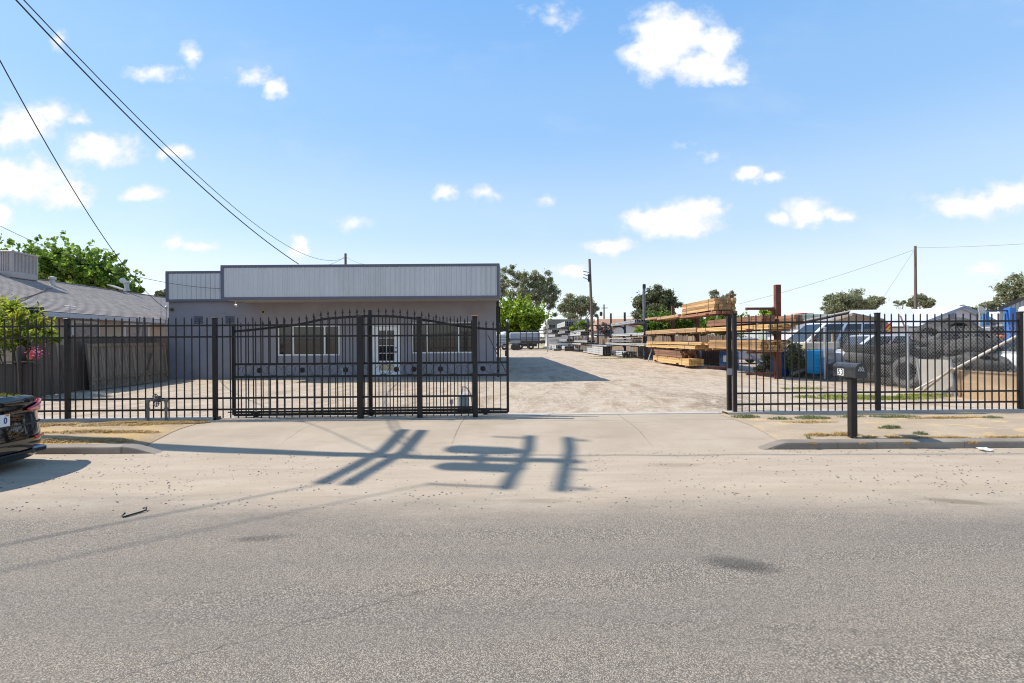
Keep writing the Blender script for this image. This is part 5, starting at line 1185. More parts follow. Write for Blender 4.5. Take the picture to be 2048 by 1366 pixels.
def bundle(name, label, pxn, pxf, pyt, pyb, w, nx, nz, mat, kind='board', X0=8.93, group='lumber bundles on the racks', jit=.07, gap=.014, bearer=True, taper=0, cat='lumber bundle', straps=2):
    yn, yf = edge(pxn, X0), edge(pxf, X0); z1, z0 = at(pxn, pyt, yn).z, at(pxn, pyb, yn).z
    L_ = yf - yn; cw, ch = w / nx, (z1 - z0) / nz
    t = thing(name, label, cat, (X0 + w / 2, (yn + yf) / 2, z0), group=group)
    b = MB(); g = gap / 2
    if kind == 'board': b.box(-cw / 2 + g, cw / 2 - g, -L_ / 2, L_ / 2, g * .4, ch - g * .6, .004)
    elif kind == 'tube':
        x_, z_ = cw / 2 - g, ch - g; s_ = min(cw, ch) * .06
        b.add([(sx * x_, sy * L_ / 2, z) for sy in (-1, 1) for sx, z in ((-1, g * .4), (1, g * .4), (1, z_), (-1, z_))] + [(sx * (x_ - s_), sy * L_ / 2, z) for sy in (-1, 1) for sx, z in ((-1, g * .4 + s_), (1, g * .4 + s_), (1, z_ - s_), (-1, z_ - s_))] + [(sx * (x_ - s_), sy * (L_ / 2 - .25), z) for sy in (-1, 1) for sx, z in ((-1, g * .4 + s_), (1, g * .4 + s_), (1, z_ - s_), (-1, z_ - s_))],
              [(i, (i + 1) % 4, (i + 1) % 4 + 4, i + 4) for i in range(4)] + [(i, i + 8, (i + 1) % 4 + 8, (i + 1) % 4) for i in range(4)] + [(i + 4, (i + 1) % 4 + 4, (i + 1) % 4 + 12, i + 12) for i in range(4)])
        b.cur = 1; b.add([], []); q = len(b.f); b.f += [(i + 8, i + 16, (i + 1) % 4 + 16, (i + 1) % 4 + 8) for i in range(4)] + [(16, 17, 18, 19), (23, 22, 21, 20)]; b.m += [1] * 6
    else:
        r = min(cw, ch) / 2 - g; b.lathe([(r * .8, -L_ / 2 + .2), (r * .85, -L_ / 2), (r, -L_ / 2), (r, L_ / 2), (r * .85, L_ / 2)], (0, 0, ch / 2), 'y', 10); b.cur = 1; b.lathe([(0, -L_ / 2 + .2), (r * .82, -L_ / 2 + .19)], (0, 0, ch / 2), 'y', 10)
    part = {'board': 'board', 'tube': 'tube', 'pipe': 'pipe'}[kind]
    first = b.build(part, [mat, S_drk] if kind != 'board' else mat, t, world=False, smooth=(kind == 'pipe'), auto=40 if kind == 'pipe' else None); k_ = 0
    for iz in range(nz):
        for ix in range(nx):
            if iz == nz - 1 and taper and ix >= nx - taper: continue
            o = first if k_ == 0 else first.copy()
            if k_: COL.objects.link(o); o.parent = t
            k_ += 1
            o.location = (-w / 2 + cw * (ix + .5) + rnd.uniform(-.003, .003), rnd.uniform(-jit, jit) * (1 if iz < nz - 1 else 1.5), ch * iz)
    for i in range(straps):
        y = -L_ / 2 + L_ * (.16 + .68 * i / max(1, straps - 1)); H = ch * (nz - (1 if taper else 0)); e = .004; b = MB()
        b.box(-w / 2 - e - .002, -w / 2 - .002, y - .016, y + .016, -e, H + e); b.box(w / 2 + .002, w / 2 + e + .002, y - .016, y + .016, -e, H + e)
        if not taper: b.box(-w / 2 - .002, w / 2 + .002, y - .016, y + .016, H + .001, H + e)
        b.build('strap', M_strap, t, world=False)
    if bearer:
        for i in range(3): y = -L_ / 2 + L_ * (.06 + .42 * i); MB().box(-w / 2 - .03, w / 2, y - .045, y + .045, -.07, -.004, .004).build('bearer', M_bear, t, world=False)
    return t
bundle('lumber_bundle', 'tall square stack of orange brown timbers on the highest rack arms', 1429, 1364, 596, 619.5, .95, 5, 4, W_mix, jit=.06)
bundle('lumber_bundle', 'thin layer of brown boards directly under the highest timber stack', 1430, 1358, 622, 627.5, .98, 6, 1, W_brn, bearer=False)
bundle('lumber_bundle', 'thin brown boards at mid length of the highest arms', 1357.5, 1315, 628, 633.5, .95, 6, 1, W_tan, bearer=False)
bundle('lumber_bundle', 'far thin brown boards touching the tall square post', 1314, 1291, 633, 637, .95, 6, 1, W_tan, bearer=False)
bundle('lumber_bundle', 'pale brown planks on the middle arms left of the gate post', 1391, 1291, 655, 664.5, .95, 6, 3, W_tan)
bundle('lumber_bundle', 'golden planks on the middle arms passing behind the right gate post', 1536, 1394, 648, 658, .98, 6, 3, W_yel)
bundle('lumber_bundle', 'red brown beams lying on the golden planks, left one of two', 1524, 1414, 630, 645.5, .46, 3, 2, W_brn, X0=8.95, bearer=True)
bundle('lumber_bundle', 'red brown beams lying on the golden planks beside the rusty column, right of two', 1590, 1480, 629.5, 645.5, .30, 2, 2, W_brn, X0=9.52, bearer=True)
bundle('lumber_bundle', 'thick bundle of mixed timbers on the lower arms at the rusty column', 1522, 1418, 679.5, 700.5, .95, 7, 4, W_mix, jit=.09)
bundle('lumber_bundle', 'golden planks on the lower arms left of the gate post, upper of two', 1400, 1292, 684.0, 690.0, .9, 6, 2, W_yel, jit=.3)
bundle('lumber_bundle', 'golden planks on the lower arms left of the gate post, under another pack', 1389, 1291.5, 691.5, 698.5, .95, 5, 2, W_yel)
bundle('lumber_bundle', 'red brown timber pack above the yellow ground bundle', 1362, 1309, 702, 715.5, .85, 5, 3, W_brn, jit=.14)
bundle('lumber_bundle', 'yellow timber bundle lying low on bearers nearest the driveway', 1377, 1305.6, 718, 732, .78, 5, 3, W_yel, jit=.03)
G2 = 'steel bundles on the racks'
def steel(label, *a, kind='tube', mat=S_gal, **k): k.setdefault('gap', .028); return bundle('steel_bundle', label, *a, mat, kind=kind, group=G2, cat='steel bundle', **k)
steel('silver square tubes high on the arms left of the tall square post', 1270, 1222, 639, 645.5, .76, 6, 2)
steel('flat silver sheets on the middle arms left of the tall square post', 1287, 1223, 664.5, 670.5, .95, 5, 2, mat=S_wht)
steel('pipe bundle on the lower arms, topmost of three layers', 1262, 1216, 674.5, 679, .85, 7, 1, kind='pipe', bearer=True)
steel('pipe bundle on the lower arms, middle of three layers', 1262, 1222, 680.5, 684.5, .88, 7, 1, kind='pipe')
steel('wide pipe bundle on the lower arms, bottom of three layers', 1286, 1210, 687, 692.5, .95, 7, 2, kind='pipe', mat=S_wht)
steel('stack of pipes on a pallet near the green grass strip', 1243, 1213, 703, 716.5, 1.25, 9, 4, kind='pipe', mat=S_wht, jit=.2)
steel('long white box channels stacked on the ground beside the pipe stack', 1205, 1166, 693.5, 710.5, .72, 3, 4, X0=8.2, mat=S_wht)
steel('silver channels laid on top of the white box channels', 1213, 1163, 690.5, 693, .7, 4, 1, X0=8.15, mat=S_gal)
steel('white tubes with dark open ends on the highest arm of the far rack', 1130, 1114, 642.5, 652.5, 1.12, 5, 2, X0=6.8, mat=S_wht)
steel('white tubes with dark open ends left of the leaning pole', 1161, 1136, 663.5, 670.5, 1.0, 5, 2, X0=7.5, mat=S_wht)
steel('silver angle bars lying above the white tubes left of the leaning pole', 1170, 1140, 658.6, 662, .9, 4, 1, X0=7.5)
steel('silver tubes on a low arm of the far rack', 1133, 1098, 677.5, 682.5, .95, 5, 2, X0=6.8)
steel('short white tubes on the ground with dark open ends near the trailer', 1129, 1115, 692.5, 701.5, 1.15, 5, 2, X0=7.1, mat=S_wht)
steel('pale tubes on the ground just right of the trailer', 1112, 1098, 690, 697.5, .9, 4, 2, X0=6.3, mat=S_wht)
steel('brown topped pale bars stacked high behind the trailer', 1098, 1086, 649.5, 655.5, 1.0, 5, 2, X0=5.9, mat=S_gal)
steel('pale bars on the second arm behind the trailer', 1104, 1085, 659.5, 664.5, 1.1, 5, 2, X0=6.0, mat=S_gal)
steel('pale bars at mid height between the trailer and the far rack', 1130, 1105, 661.5, 666, .95, 5, 2, X0=6.9, mat=S_gal)
steel('silver tubes low behind the trailer rail', 1110, 1093, 668.5, 673, 1.0, 5, 2, X0=6.2, mat=S_wht)
steel('silver bars on a low arm left of the leaning pole', 1174, 1141, 680.5, 685, .85, 4, 1, X0=7.7)
steel('pale channels on the lowest arm left of the leaning pole', 1161, 1135, 686.5, 689.5, .9, 4, 1, X0=7.5, mat=S_wht)
steel('short brown bars on the ground left of the white box channels', 1108, 1085, 698, 701, .9, 4, 1, X0=5.8, mat=S_gal)
# props and pallets
c_ = gnd(1277, 718); t = thing('pallet', 'grey wooden pallet under the pipe stack', 'pallet', (9.55, 39.5, 0))
b = MB(); yn = edge(1243, 8.93)
for x in (8.85, 9.5, 10.1): b.box(x, x + .1, yn + .1, yn + 4, .0, .10)
for i in range(9): b.box(8.85, 10.25, yn + .1 + .45 * i, yn + .35 + .45 * i, .101, .125)
b.build('slats', M_oldw, t)
p_, q_ = at(1296, 724, 34.3), at(1301, 698, 34.3); p_.z = 0
tag(MB().bar(p_, q_ + Vector((.1, 0, 0)), .14, .04).build('leaning_plank', M_galvpipe), 'grey plank leaning against the rack at the left end of the yellow timber', 'plank')
# plank fence behind the racks, in aged panels
pf = thing('plank_fence', 'long aged plank fence running behind the lumber and steel racks', 'fence', (11.25, 45, 0), group='plank fences')
M_fwood = woodmat('fence_wood', (.10, .068, .048), (.20, .14, .10), 'z', orand=.2)
M_fwood2 = woodmat('fence_wood_pale', (.22, .15, .10), (.36, .26, .18), 'z', orand=.2)
for i, (ya, yb, m, zt) in enumerate(((26.3, 30, M_fwood, 1.72), (30, 32, M_fwood2, 1.70), (32, 37, M_fwood, 1.74), (37, 50, M_fwood2, 1.78), (50, 66, M_fwood2, 1.85), (66, 90, M_fwood, 1.85))):
    b = MB(); boards(b, (11.3, ya, 0), (11.3, yb, 0), 0, zt, w=.145, jit=.05); b.build('planks', m, pf)
for z in (.4, 1.4): MB().bar((11.36, 26.3, z), (11.36, 90, z), .04, .09).build('rail', M_fwood, pf)
# ---------------------------------------------------------------- flat trailer, truck and white van at the back
M_steelblk = pm('trailer_steel', (.045, .04, .042), .6, var=.25)
tc_ = gnd(1028, 698); YT = 74.0; kx = YT / 1000
def tx(px): return (px - 1024) * kx
def tz(py): return 1.5 + (680.3 - py) * kx
tr = thing('flatbed_trailer', 'flat deck trailer with black mesh side rails at the back of the yard', 'trailer', (tx(1055), YT, 0))
MB().box(tx(1041), tx(1091), YT - .1, YT + 2.3, tz(687), tz(681), .02).build('deck', M_steelblk, tr)
b = MB(); b.prism([(tx(1018), YT, tz(685)), (tx(1025), YT, tz(681.5)), (tx(1041), YT, tz(681.5)), (tx(1041), YT, tz(684)), (tx(1036), YT, tz(685)), (tx(1020), YT, tz(687))], (0, 2.3, 0)); b.build('ramp', pm('grey_deck', (.30, .28, .26), .7), tr)
for yy_ in (YT - .06, YT + 2.2):
    b = MB()
    for px in (1041, 1053, 1065.5, 1078, 1091): b.bar((tx(px), yy_, tz(681)), (tx(px), yy_, tz(664 if px in (1041, 1091) else 660.5)), .07)
    b.bar((tx(1045), yy_, tz(660.5)), (tx(1087), yy_, tz(660.5)), .08); b.bar((tx(1041), yy_, tz(664)), (tx(1045), yy_, tz(660.5)), .07); b.bar((tx(1091), yy_, tz(664)), (tx(1087), yy_, tz(660.5)), .07)
    for py in (667.5, 675): b.bar((tx(1041), yy_, tz(py)), (tx(1091), yy_, tz(py)), .05)
    b.build('side_rail', M_steelblk, tr)
for px in (1028, 1034.5):
    for y in (YT - .05, YT + 2.0): b = MB(); b.lathe([(.2, -.16), (.42, -.15), (.5, -.1), (.5, .1), (.42, .15), (.2, .16)], (tx(px), y, .5), 'y', 20); b.lathe([(0, -.1), (.22, -.14)], (tx(px), y, .5), 'y', 20); b.build('wheel', M_tyre2, tr, smooth=True, auto=40)
b = MB(); b.bar((tx(1077), YT, tz(698)), (tx(1077), YT, tz(684)), .14); b.bar((tx(1056), YT + .3, tz(696)), (tx(1056), YT + .3, tz(685)), .3); b.box(tx(1044), tx(1074), YT + .4, YT + 1.2, tz(693), tz(687.5)); b.build('stand', M_steelblk, tr)
# white box truck seen behind the gate end, and a long pale blue tank wagon behind the trailer
wt_ = thing('box_truck', 'white slatted truck body parked beside the shop back corner', 'truck', (tx(1006), YT + 4, 0))
b = MB(); b.box(tx(985), tx(1013), YT + 4, YT + 7, tz(695), tz(668), .05); b.build('body', S_wht, wt_)
for i in range(4): MB().box(tx(986), tx(1012), YT + 3.93, YT + 3.998, tz(693 - i * 6.2), tz(690.8 - i * 6.2), .02).build('side_slat', pm('blue_grey_slat', (.22, .25, .30), .5), wt_)
b = MB(); b.lathe([(0, -.6), (.3, -.6), (.42, 0), (.3, .6), (0, .6)], (tx(1008), YT + 5.5, tz(667)), 'x', 14); b.build('tarpaulin', M_white, wt_, smooth=True)
for px in (992, 1008): b = MB(); b.lathe([(.2, -.16), (.45, -.14), (.5, .1), (.2, .16)], (tx(px), YT + 4.1, .5), 'y', 18); b.build('wheel', M_tyre, wt_)
tk = thing('cargo_trailer', 'long pale grey cargo trailer standing behind the flat trailer', 'trailer', (tx(1055), YT + 6, 0))
kx = (YT + 6) / 1000
b = MB(); b.box(tx(1019), tx(1080), YT + 6, YT + 8.3, tz(688), tz(664.5), .15); b.build('body', pm('pale_grey_panel', (.40, .41, .44), .5, var=.1), tk)
MB().box(tx(1019.5), tx(1079.5), YT + 5.94, YT + 5.99, tz(680), tz(677)).build('stripe', pm('slate_stripe', (.16, .17, .20), .5), tk)
for px in (1040, 1062): b = MB(); b.lathe([(.2, -.16), (.45, -.14), (.5, .1), (.2, .16)], (tx(px), YT + 6.1, .5), 'y', 18); b.build('wheel', M_tyre, tk)
# ---------------------------------------------------------------- houses beyond the yard
M_tan = pm('tan_shingle', (.36, .20, .125), .9, var=.12, vs=1.5, fine=.15, fs=12)
M_dry = pm('dry_hillside', (.40, .27, .155), .95, var=.2, vs=.2, fine=.1, fs=2)
M_whs = pm('white_siding', (.60, .57, .55), .7, var=.05)
hA = thing('house', 'white house with a tan hipped roof and front gable behind the steel racks', 'house', (20, 82, 0))
K_ = .082
def HP(px, py, Y): return at(px, py, Y)
e0, e1 = HP(1192, 661, 82), HP(1340, 661, 82); r0, r1 = HP(1196, 638, 88), HP(1312, 637, 88)
b = MB(); b.box(e0.x + .5, e1.x - .5, 82.4, 93, 0, e0.z); b.build('wall', M_whs, hA)
b = MB(); b.add([e0, e1, r1, r0, (e0.x, 94, e0.z), (e1.x, 94, e1.z)], [(0, 1, 2, 3), (1, 5, 2), (5, 4, 3, 2), (4, 0, 3)]); b.build('roof', M_tan, hA)
g0_, gp, g1_ = HP(1222, 661, 79), HP(1247, 648, 79), HP(1292, 661, 79)
b = MB(); b.prism([(g0_.x, 79, 0), (g1_.x, 79, 0), (g1_.x, 79, g1_.z), (gp.x, 79, gp.z), (g0_.x, 79, g0_.z)], (0, 3.4, 0)); b.build('gable_wall', M_whs, hA)
b = MB(); o_ = .25
b.prism([(g0_.x - .5, 78.6, g0_.z - .2), (gp.x, 78.6, gp.z + .05), (gp.x, 78.6, gp.z + o_ + .1), (g0_.x - .5, 78.6, g0_.z + .1)], (0, 7, 0)); b.prism([(gp.x, 78.6, gp.z + .05), (g1_.x + .9, 78.6, g1_.z - .2), (g1_.x + .9, 78.6, g1_.z + .1), (gp.x, 78.6, gp.z + o_ + .1)], (0, 7, 0)); b.build('gable_roof', M_tan, hA)
hB = thing('house', 'low dry tan roofed house beyond the far steel stacks', 'house', (13, 120, 0))
e0, e1 = HP(1092, 660, 120), HP(1194, 660, 120); r0, r1 = HP(1096, 638.5, 126), HP(1190, 638.5, 126)
b = MB(); b.box(e0.x + .5, e1.x - .5, 120.4, 132, 0, e0.z); b.build('wall', M_whs, hB)
b = MB(); b.add([e0, e1, r1, r0, (e0.x, 133, e0.z), (e1.x, 133, e1.z)], [(0, 1, 2, 3), (1, 5, 2), (5, 4, 3, 2), (4, 0, 3)]); b.build('roof', M_dry, hB)
for px in (1158, 1172, 1095): c_ = at(px, 655, 64); MB().bar((c_.x, 64, 0), (c_.x, 64, c_.z + .9), .14).build('metal_post', M_galvpipe)
for i, o in enumerate([o for o in COL.objects if o.name.startswith('metal_post')]): tag(o, ['thin grey post left of the leaning pole by the yellow bush', 'thin grey post closest to the leaning pole', 'thin grey post by the lime green tree'][i], 'post', 'thin grey yard posts')
# ---------------------------------------------------------------- chain-link fence and the tyre yard at right
M_link = pm('galvanised_wire', (.34, .34, .325), .5, metal=.4, var=.1)
CX_ = 11.2
clf = thing('chain_link_fence', 'galvanised chain link fence along the tyre yard', 'fence', (CX_, 16, 0))
for y, zt, r in ((10.7, 1.85, .03), (14.15, 1.80, .034), (17.9, 1.86, .045), (22.0, 1.8, .03), (26.0, 1.8, .03)):
    b = MB(); b.tube([(CX_, y, -.05), (CX_, y, zt)], r, 12); b.lathe([(r * 1.2, 0), (r * 1.2, .03), (0, .06)], (CX_, y, zt), 'z', 12); b.build('post', M_galvpipe, clf, smooth=True, auto=40)
b = MB(); y0, y1, z0, z1 = 10.5, 25.8, .04, 1.78; pitch = .098; H = z1 - z0; w = .0015
n = int((y1 - y0 + H) / pitch)
for i in range(n):
    for s in (1, -1):
        ya = (y0 - H + i * pitch) if s > 0 else (y0 + i * pitch); yb = ya + s * H; za, zb_ = z0, z1
        if s > 0:
            if ya < y0: za = z0 + (y0 - ya); ya = y0
            if yb > y1: zb_ = z1 - (yb - y1); yb = y1
        else:
            if ya > y1: za = z0 + (ya - y1); ya = y1
            if yb < y0: zb_ = z1 - (y0 - yb); yb = y0
        if zb_ - za < .02: continue
        b.bar((CX_ + s * .0025, ya, za), (CX_ + s * .0025, yb, zb_), w * 2, w * 2)
b.build('wire_mesh', M_link, clf)
# ---- tyres
def tyre_mesh(r=.36, w=.24, hole=.56):
    b = MB(); N = 40; prof = [(hole, -.32), (hole * 1.08, -.45), (.72, -.5), (.83, -.5), (.90, -.45), (.955, -.34), (.985, -.2), (.995, -.03), (.995, .03), (.985, .2), (.955, .34), (.90, .45), (.83, .5), (.72, .5), (hole * 1.08, .45), (hole, .32), (hole * 1.15, .2), (hole * 1.3, 0), (hole * 1.15, -.2)]
    b.lathe([(a * r, h * w) for a, h in prof], (0, 0, 0), 'z', N, True)
    for k_ in range(40):     # tread blocks
        for s in (-1, 1):
            t = 2 * math.pi * (k_ + .25 * s) / 40; d = .055; q = []
            for dt in (-d, d):
                for h in ((.06, .33) if s > 0 else (-.33, -.06)):
                    rr = r * (1.018 if abs(h) < .3 else .985); q.append((rr * math.cos(t + dt), rr * math.sin(t + dt), h * w))
            q2 = [(x * .985, y * .985, z) for x, y, z in q]
            b.add(q + q2, [(0, 1, 3, 2), (0, 2, 6, 4), (1, 5, 7, 3), (0, 4, 5, 1), (2, 3, 7, 6)])
    return b
tb = tyre_mesh(); t0 = tb.build('tyre', M_tyre2, None, smooth=True, auto=35); tag(t0, 'x', 'tyre'); first_ty = [True]
def tyre(x, y, z, rot, label, group, s=1.0):
    o = t0 if first_ty[0] else t0.copy()
    if not first_ty[0]: COL.objects.link(o)
    first_ty[0] = False
    o.location = (x, y, z); o.rotation_euler = rot; o.scale = (s, s, s); tag(o, label, 'tyre', group); return o
def rr(a=.12): return rnd.uniform(-a, a)
# stacks lying flat along the fence, left of the leaning tyre
G = 'tyres stacked flat along the chain link fence'
for (x, y, nn, s) in ((11.82, 18.0, 2, 1.3), (11.85, 16.95, 4, 1.36), (12.05, 15.85, 4, 1.36), (12.95, 17.0, 4, 1.3), (13.0, 15.9, 4, 1.3)):
    z = 0
    for i in range(nn):
        h = .235 * s; tyre(x + rr(.11), y + rr(.13), z + h / 2 + .01, (rr(.17), rr(.17), rr(3)), 'dusty tyre lying flat in the low stacks along the chain link fence', G, s * rnd.uniform(.95, 1.04)); z += h
tyre(11.78, 14.85, .47, (R(82), 0, R(-70)), 'large dusty tyre standing upright, its open hole facing the road', 'tyres', 1.32)
tyre(12.05, 14.15, .44, (R(84), 0, R(-82)), 'dark tyre standing upright beside the grey panel, seen edge on', 'tyres', 1.25)
# tilted rows on the right, behind the plywood
G = 'tyres slumped in tilted rows behind the plywood'
for (x, y, z) in ((11.95, 12.45, .22), (11.95, 13.2, .3), (12.0, 12.5, .54), (12.0, 13.3, .62), (12.05, 12.72, .86), (12.1, 13.5, .93), (12.6, 12.9, .4), (12.7, 13.2, .75)):
    tyre(x + rr(.04), y + rr(.05), z, (R(-15) + rr(.08), R(8) + rr(.1), rr(3)), 'tyre in the tilted rows behind the plywood sheet', G, 1.3)
for i, lb in enumerate(('big truck tyre lying tilted above the grey panel, nearest the white car', 'big truck tyre lying tilted above the grey panel, behind another')): tyre(12.25 + .2 * i, 13.35 + i * .85, 1.18 - .06 * i, (R(-19), R(8), 0), lb, 'tyres', 1.5)
# high dark mound behind
G = 'tyres of the high dark mound'
def mtop(q):
    T = ((.80, 1.1), (.825, 1.68), (.85, 1.84), (.88, 1.93), (.91, 1.80), (.94, 1.5), (.965, 1.2), (1.0, .8))
    for (a, za), (c_, zc) in zip(T, T[1:]):
        if a <= q <= c_: return za + (zc - za) * (q - a) / (c_ - a)
    return .8
for k_ in range(80):
    y = 15.9 + 1.4 * rnd.random(); q_ = .835 + .145 * rnd.random(); x = q_ * y
    top = mtop(q_) - .08
    zz = max(.2, top - .12 - (0 if k_ < 95 else rnd.random() * .7))
    tyre(x, y, zz, (R(58) + rr(.35), rr(.2), R(-42) + rr(.6)), 'black tyre in the high mound behind the chain link fence', G, rnd.uniform(1.05, 1.3))
t0.data.materials[0] = M_tyre2
# ---- leaning panels, pipes
pn = thing('grey_panel', 'pale grey sheet panel leaning on the inside of the chain link fence', 'panel', (11.33, 13.4, 0))
y0_, y1_ = 11.33 / ray(1905, 700)[0], 11.33 / ray(1838, 700)[0]
b = MB(); b.prism([(11.42, y0_, .0), (11.42, y1_, .0), (11.28, y1_, .90), (11.28, y0_, .92)], (.03, 0, 0)); b.build('sheet', pm('pale_grey_board', (.44, .41, .37), .85, var=.08), pn)
b = MB(); b.bar((11.40, y1_, 0.0), (11.265, y1_, .92), .03, .05); b.bar((11.40, y0_, 0.0), (11.265, y0_, .94), .03, .05); b.build('edge_strip', M_galvpipe, pn)
y0_, y1_ = 10.75, 11.3 / ray(1920, 700)[0]
pw = thing('plywood_sheet', 'tan plywood sheet standing behind the chain link fence at far right', 'plywood', (11.3, 11.5, 0))
b = MB(); b.prism([(11.36, y0_, -.02), (11.36, y1_, -.02), (11.27, y1_, .66), (11.27, y0_, .70)], (.018, 0, 0)); b.build('sheet', woodmat('plywood_face', (.44, .30, .175), (.55, .40, .25), 'y'), pw)
MB().bar((11.27, y0_, .69), (11.27, y1_ + .05, .66), .06, .035).build('top_batten', M_bear, pw); MB().bar((11.34, y1_ + .06, 0), (11.25, y1_ - .02, .68), .04, .06).build('side_batten', W_tan, pw)
def wp(px, py, X): Y = X / ray(px, py)[0]; return at(px, py, Y)
tag(MB().tube([wp(1832, 779, 11.12), wp(2034, 672, 11.12)], .028, 10).build('leaning_pipe', pm('pale_pipe', (.50, .48, .44), .6), smooth=True, auto=40), 'long pale pipe leaning diagonally along the chain link fence, upper of two', 'pipe')
tag(MB().tube([wp(1846, 782, 11.06), wp(1905, 736, 11.08)], .03, 10).build('leaning_pipe', pm('tan_pipe', (.36, .30, .23), .7), smooth=True, auto=40), 'shorter tan pipe leaning below the long pale pipe', 'pipe')
tag(MB().tube([wp(1801, 632, 12.2), wp(1816, 672, 12.0)], .022, 8).build('steel_rod', M_rust), 'short rusty rod tilted above the chain link fence post', 'rod')
# ---- blue crates and drums
M_cyan = pm('blue_plastic', (.012, .32, .66), .45, var=.15, vs=3)
M_blue = pm('deep_blue_plastic', (.018, .085, .26), .5, var=.2, vs=3)
def boxat(name, label, cat, px0, px1, py0, py1, Y, depth, mat, parts=None, c=.02):
    p, q = at(px0, py1, Y), at(px1, py0, Y); t = thing(name, label, cat, ((p.x + q.x) / 2, Y, p.z))
    b = MB(); b.box(p.x, q.x, Y, Y + depth, p.z, q.z, c); b.build('body', mat, t); return t, p, q
bc, p, q = boxat('plastic_crate', 'bright blue plastic crate standing on end behind the chain link post', 'crate', 1627.5, 1648, 701, 748, 18.15, .5, M_cyan)
b = MB()
for i in range(5): z = p.z + (q.z - p.z) * (.1 + .18 * i); b.box(p.x - .012, q.x + .012, 18.13, 18.66, z, z + .035, .006)
b.build('ribs', M_cyan, bc)
bk, p, q = boxat('plastic_basket', 'dark blue slotted basket lying beside the grey slab', 'basket', 1652, 1672, 698, 707, 18.4, .5, M_blue)
b = MB()
for i in range(5): x = p.x + (q.x - p.x) * (i + .15) / 5; b.box(x, x + .03, 18.375, 18.40, p.z, q.z)
b.build('slots', M_white, bk)
def drum(label, px0, px1, py0, py1, Y, mat=M_blue):
    p, q = at(px0, py1, Y), at(px1, py0, Y); r = (q.x - p.x) / 2; cx = (p.x + q.x) / 2; z1 = q.z; t = thing('plastic_drum', label, 'drum', (cx, Y, 0), group='blue drums')
    H = z1; pr = [(0, .0), (r * .92, 0), (r, .04), (r, H * .3), (r * 1.04, H * .33), (r, H * .36), (r, H * .64), (r * 1.04, H * .67), (r, H * .7), (r, H - .05), (r * .92, H), (0, H - .02)]
    MB().lathe(pr, (cx, Y, 0), 'z', 24).build('body', mat, t, smooth=True, auto=40); b = MB(); b.lathe([(r * .2, 0), (r * .2, .03), (0, .03)], (cx + r * .5, Y, H - .02), 'z', 10); b.build('bung', M_blackp, t); return t
drum('blue drum directly behind the rusty column', 1543, 1576, 702, 742, 20.0); drum('dark blue drum half hidden by the gate post under the lumber', 1440, 1476, 702, 738, 24.3)
c_ = at(1455, 716, 23.7); tag(MB().box(c_.x - .2, c_.x + .2, 23.68, 23.7, c_.z - .18, c_.z + .12, .005).build('paper_sheet', M_white), 'white paper notice on the dark blue drum by the gate post', 'notice')
# ---- slabs, planks, logs
sl = thing('concrete_slab', 'rough grey concrete slab leaning right of the chain link post', 'slab', (12.1, 18, 0)); p, q = at(1651, 762, 18.2), at(1692, 706, 18.2)
b = MB(); b.prism([(p.x, 18.2, 0), (q.x, 18.2, 0), (q.x - .02, 18.45, q.z), (p.x + .04, 18.45, q.z - .03)], (0, .12, 0)); b.build('slab', pm('chalky_slab', (.42, .40, .38), .9, var=.25, vs=4, bump=.4), sl)
fb, p, q = boxat('timber_platform', 'cream plank platform loaded with timber in front of the white pickup', 'platform', 1610, 1680, 685, 699, 19.6, 1.2, pm('cream_plank', (.58, .49, .36), .8, var=.15))
for px in (1616, 1640, 1672): c_ = at(px, 700, 19.7); MB().bar((c_.x, 19.7, 0), (c_.x, 19.7, c_.z), .09).build('leg', M_oldw, fb)
for px in (1624, 1665, 1720): c_ = at(px, 690, 19.9); d = at(px, 666, 19.9); tag(MB().bar(c_, d, .05).build('stake', W_tan), {1624: 'thin timber stake on the left of the cream platform', 1665: 'thin timber stake at the middle of the cream platform', 1720: 'thin timber stake right of the cream platform'}[px], 'stake', 'timber stakes')
for i, (px0, py0, px1, py1, Y) in enumerate(((1602, 740, 1635, 724, 19.0), (1585, 748, 1622, 736, 18.6), (1610, 722, 1612, 700, 19.2))):
    tag(MB().tube([at(px0, py0, Y), at(px1, py1, Y + .3)], .07, 9).build('log', M_oldw, smooth=True, auto=40), ['split log lying on the low heap near the blue crate', 'lower log at the foot of the grey green bush', 'short post upright beside the blue crate'][i], 'log', 'logs')
tag(MB().bar(at(1688, 694, 18.0), at(1698, 726, 17.7), .04, .06).build('stick', W_tan), 'pale stick leaning right of the concrete slab', 'stick')
tag(MB().tube([at(1495, 704, 22), at(1527, 736, 20.6)], .05, 8).build('steel_bar', M_galvpipe), 'grey steel bar slanting under the thick timber bundle', 'bar')
tag(MB().tube([wp(1425, 746, 9.6), wp(1460, 746, 9.9)], .05, 8).build('rusty_pipe', M_rust), 'short rusty pipe on the dirt at the gate post', 'pipe')
# low heap of earth and rubble along the fence foot
b = MB(); nx_, ny_ = 40, 10; V = []
for j in range(ny_):
    for i in range(nx_):
        y = 17.0 + 5.0 * i / (nx_ - 1); x = 10.95 + 1.2 * j / (ny_ - 1); e = math.sin(math.pi * i / (nx_ - 1)) * math.sin(math.pi * j / (ny_ - 1)); V.append((x, y, -.02 + e * (.22 + .28 * mn.noise(Vector((x * 2.5, y * 2.5, 0))))))
b.add(V, [(j * nx_ + i, j * nx_ + i + 1, (j + 1) * nx_ + i + 1, (j + 1) * nx_ + i) for j in range(ny_ - 1) for i in range(nx_ - 1)]); o = b.build('rubble', dirtmat('dark_rubble', (.12, .10, .085), (.20, .17, .145), (.07, .06, .05), (.3, .26, .22)), smooth=True); tag(o, 'dark earth and rubble heaped along the chain link fence foot', None, kind='stuff')
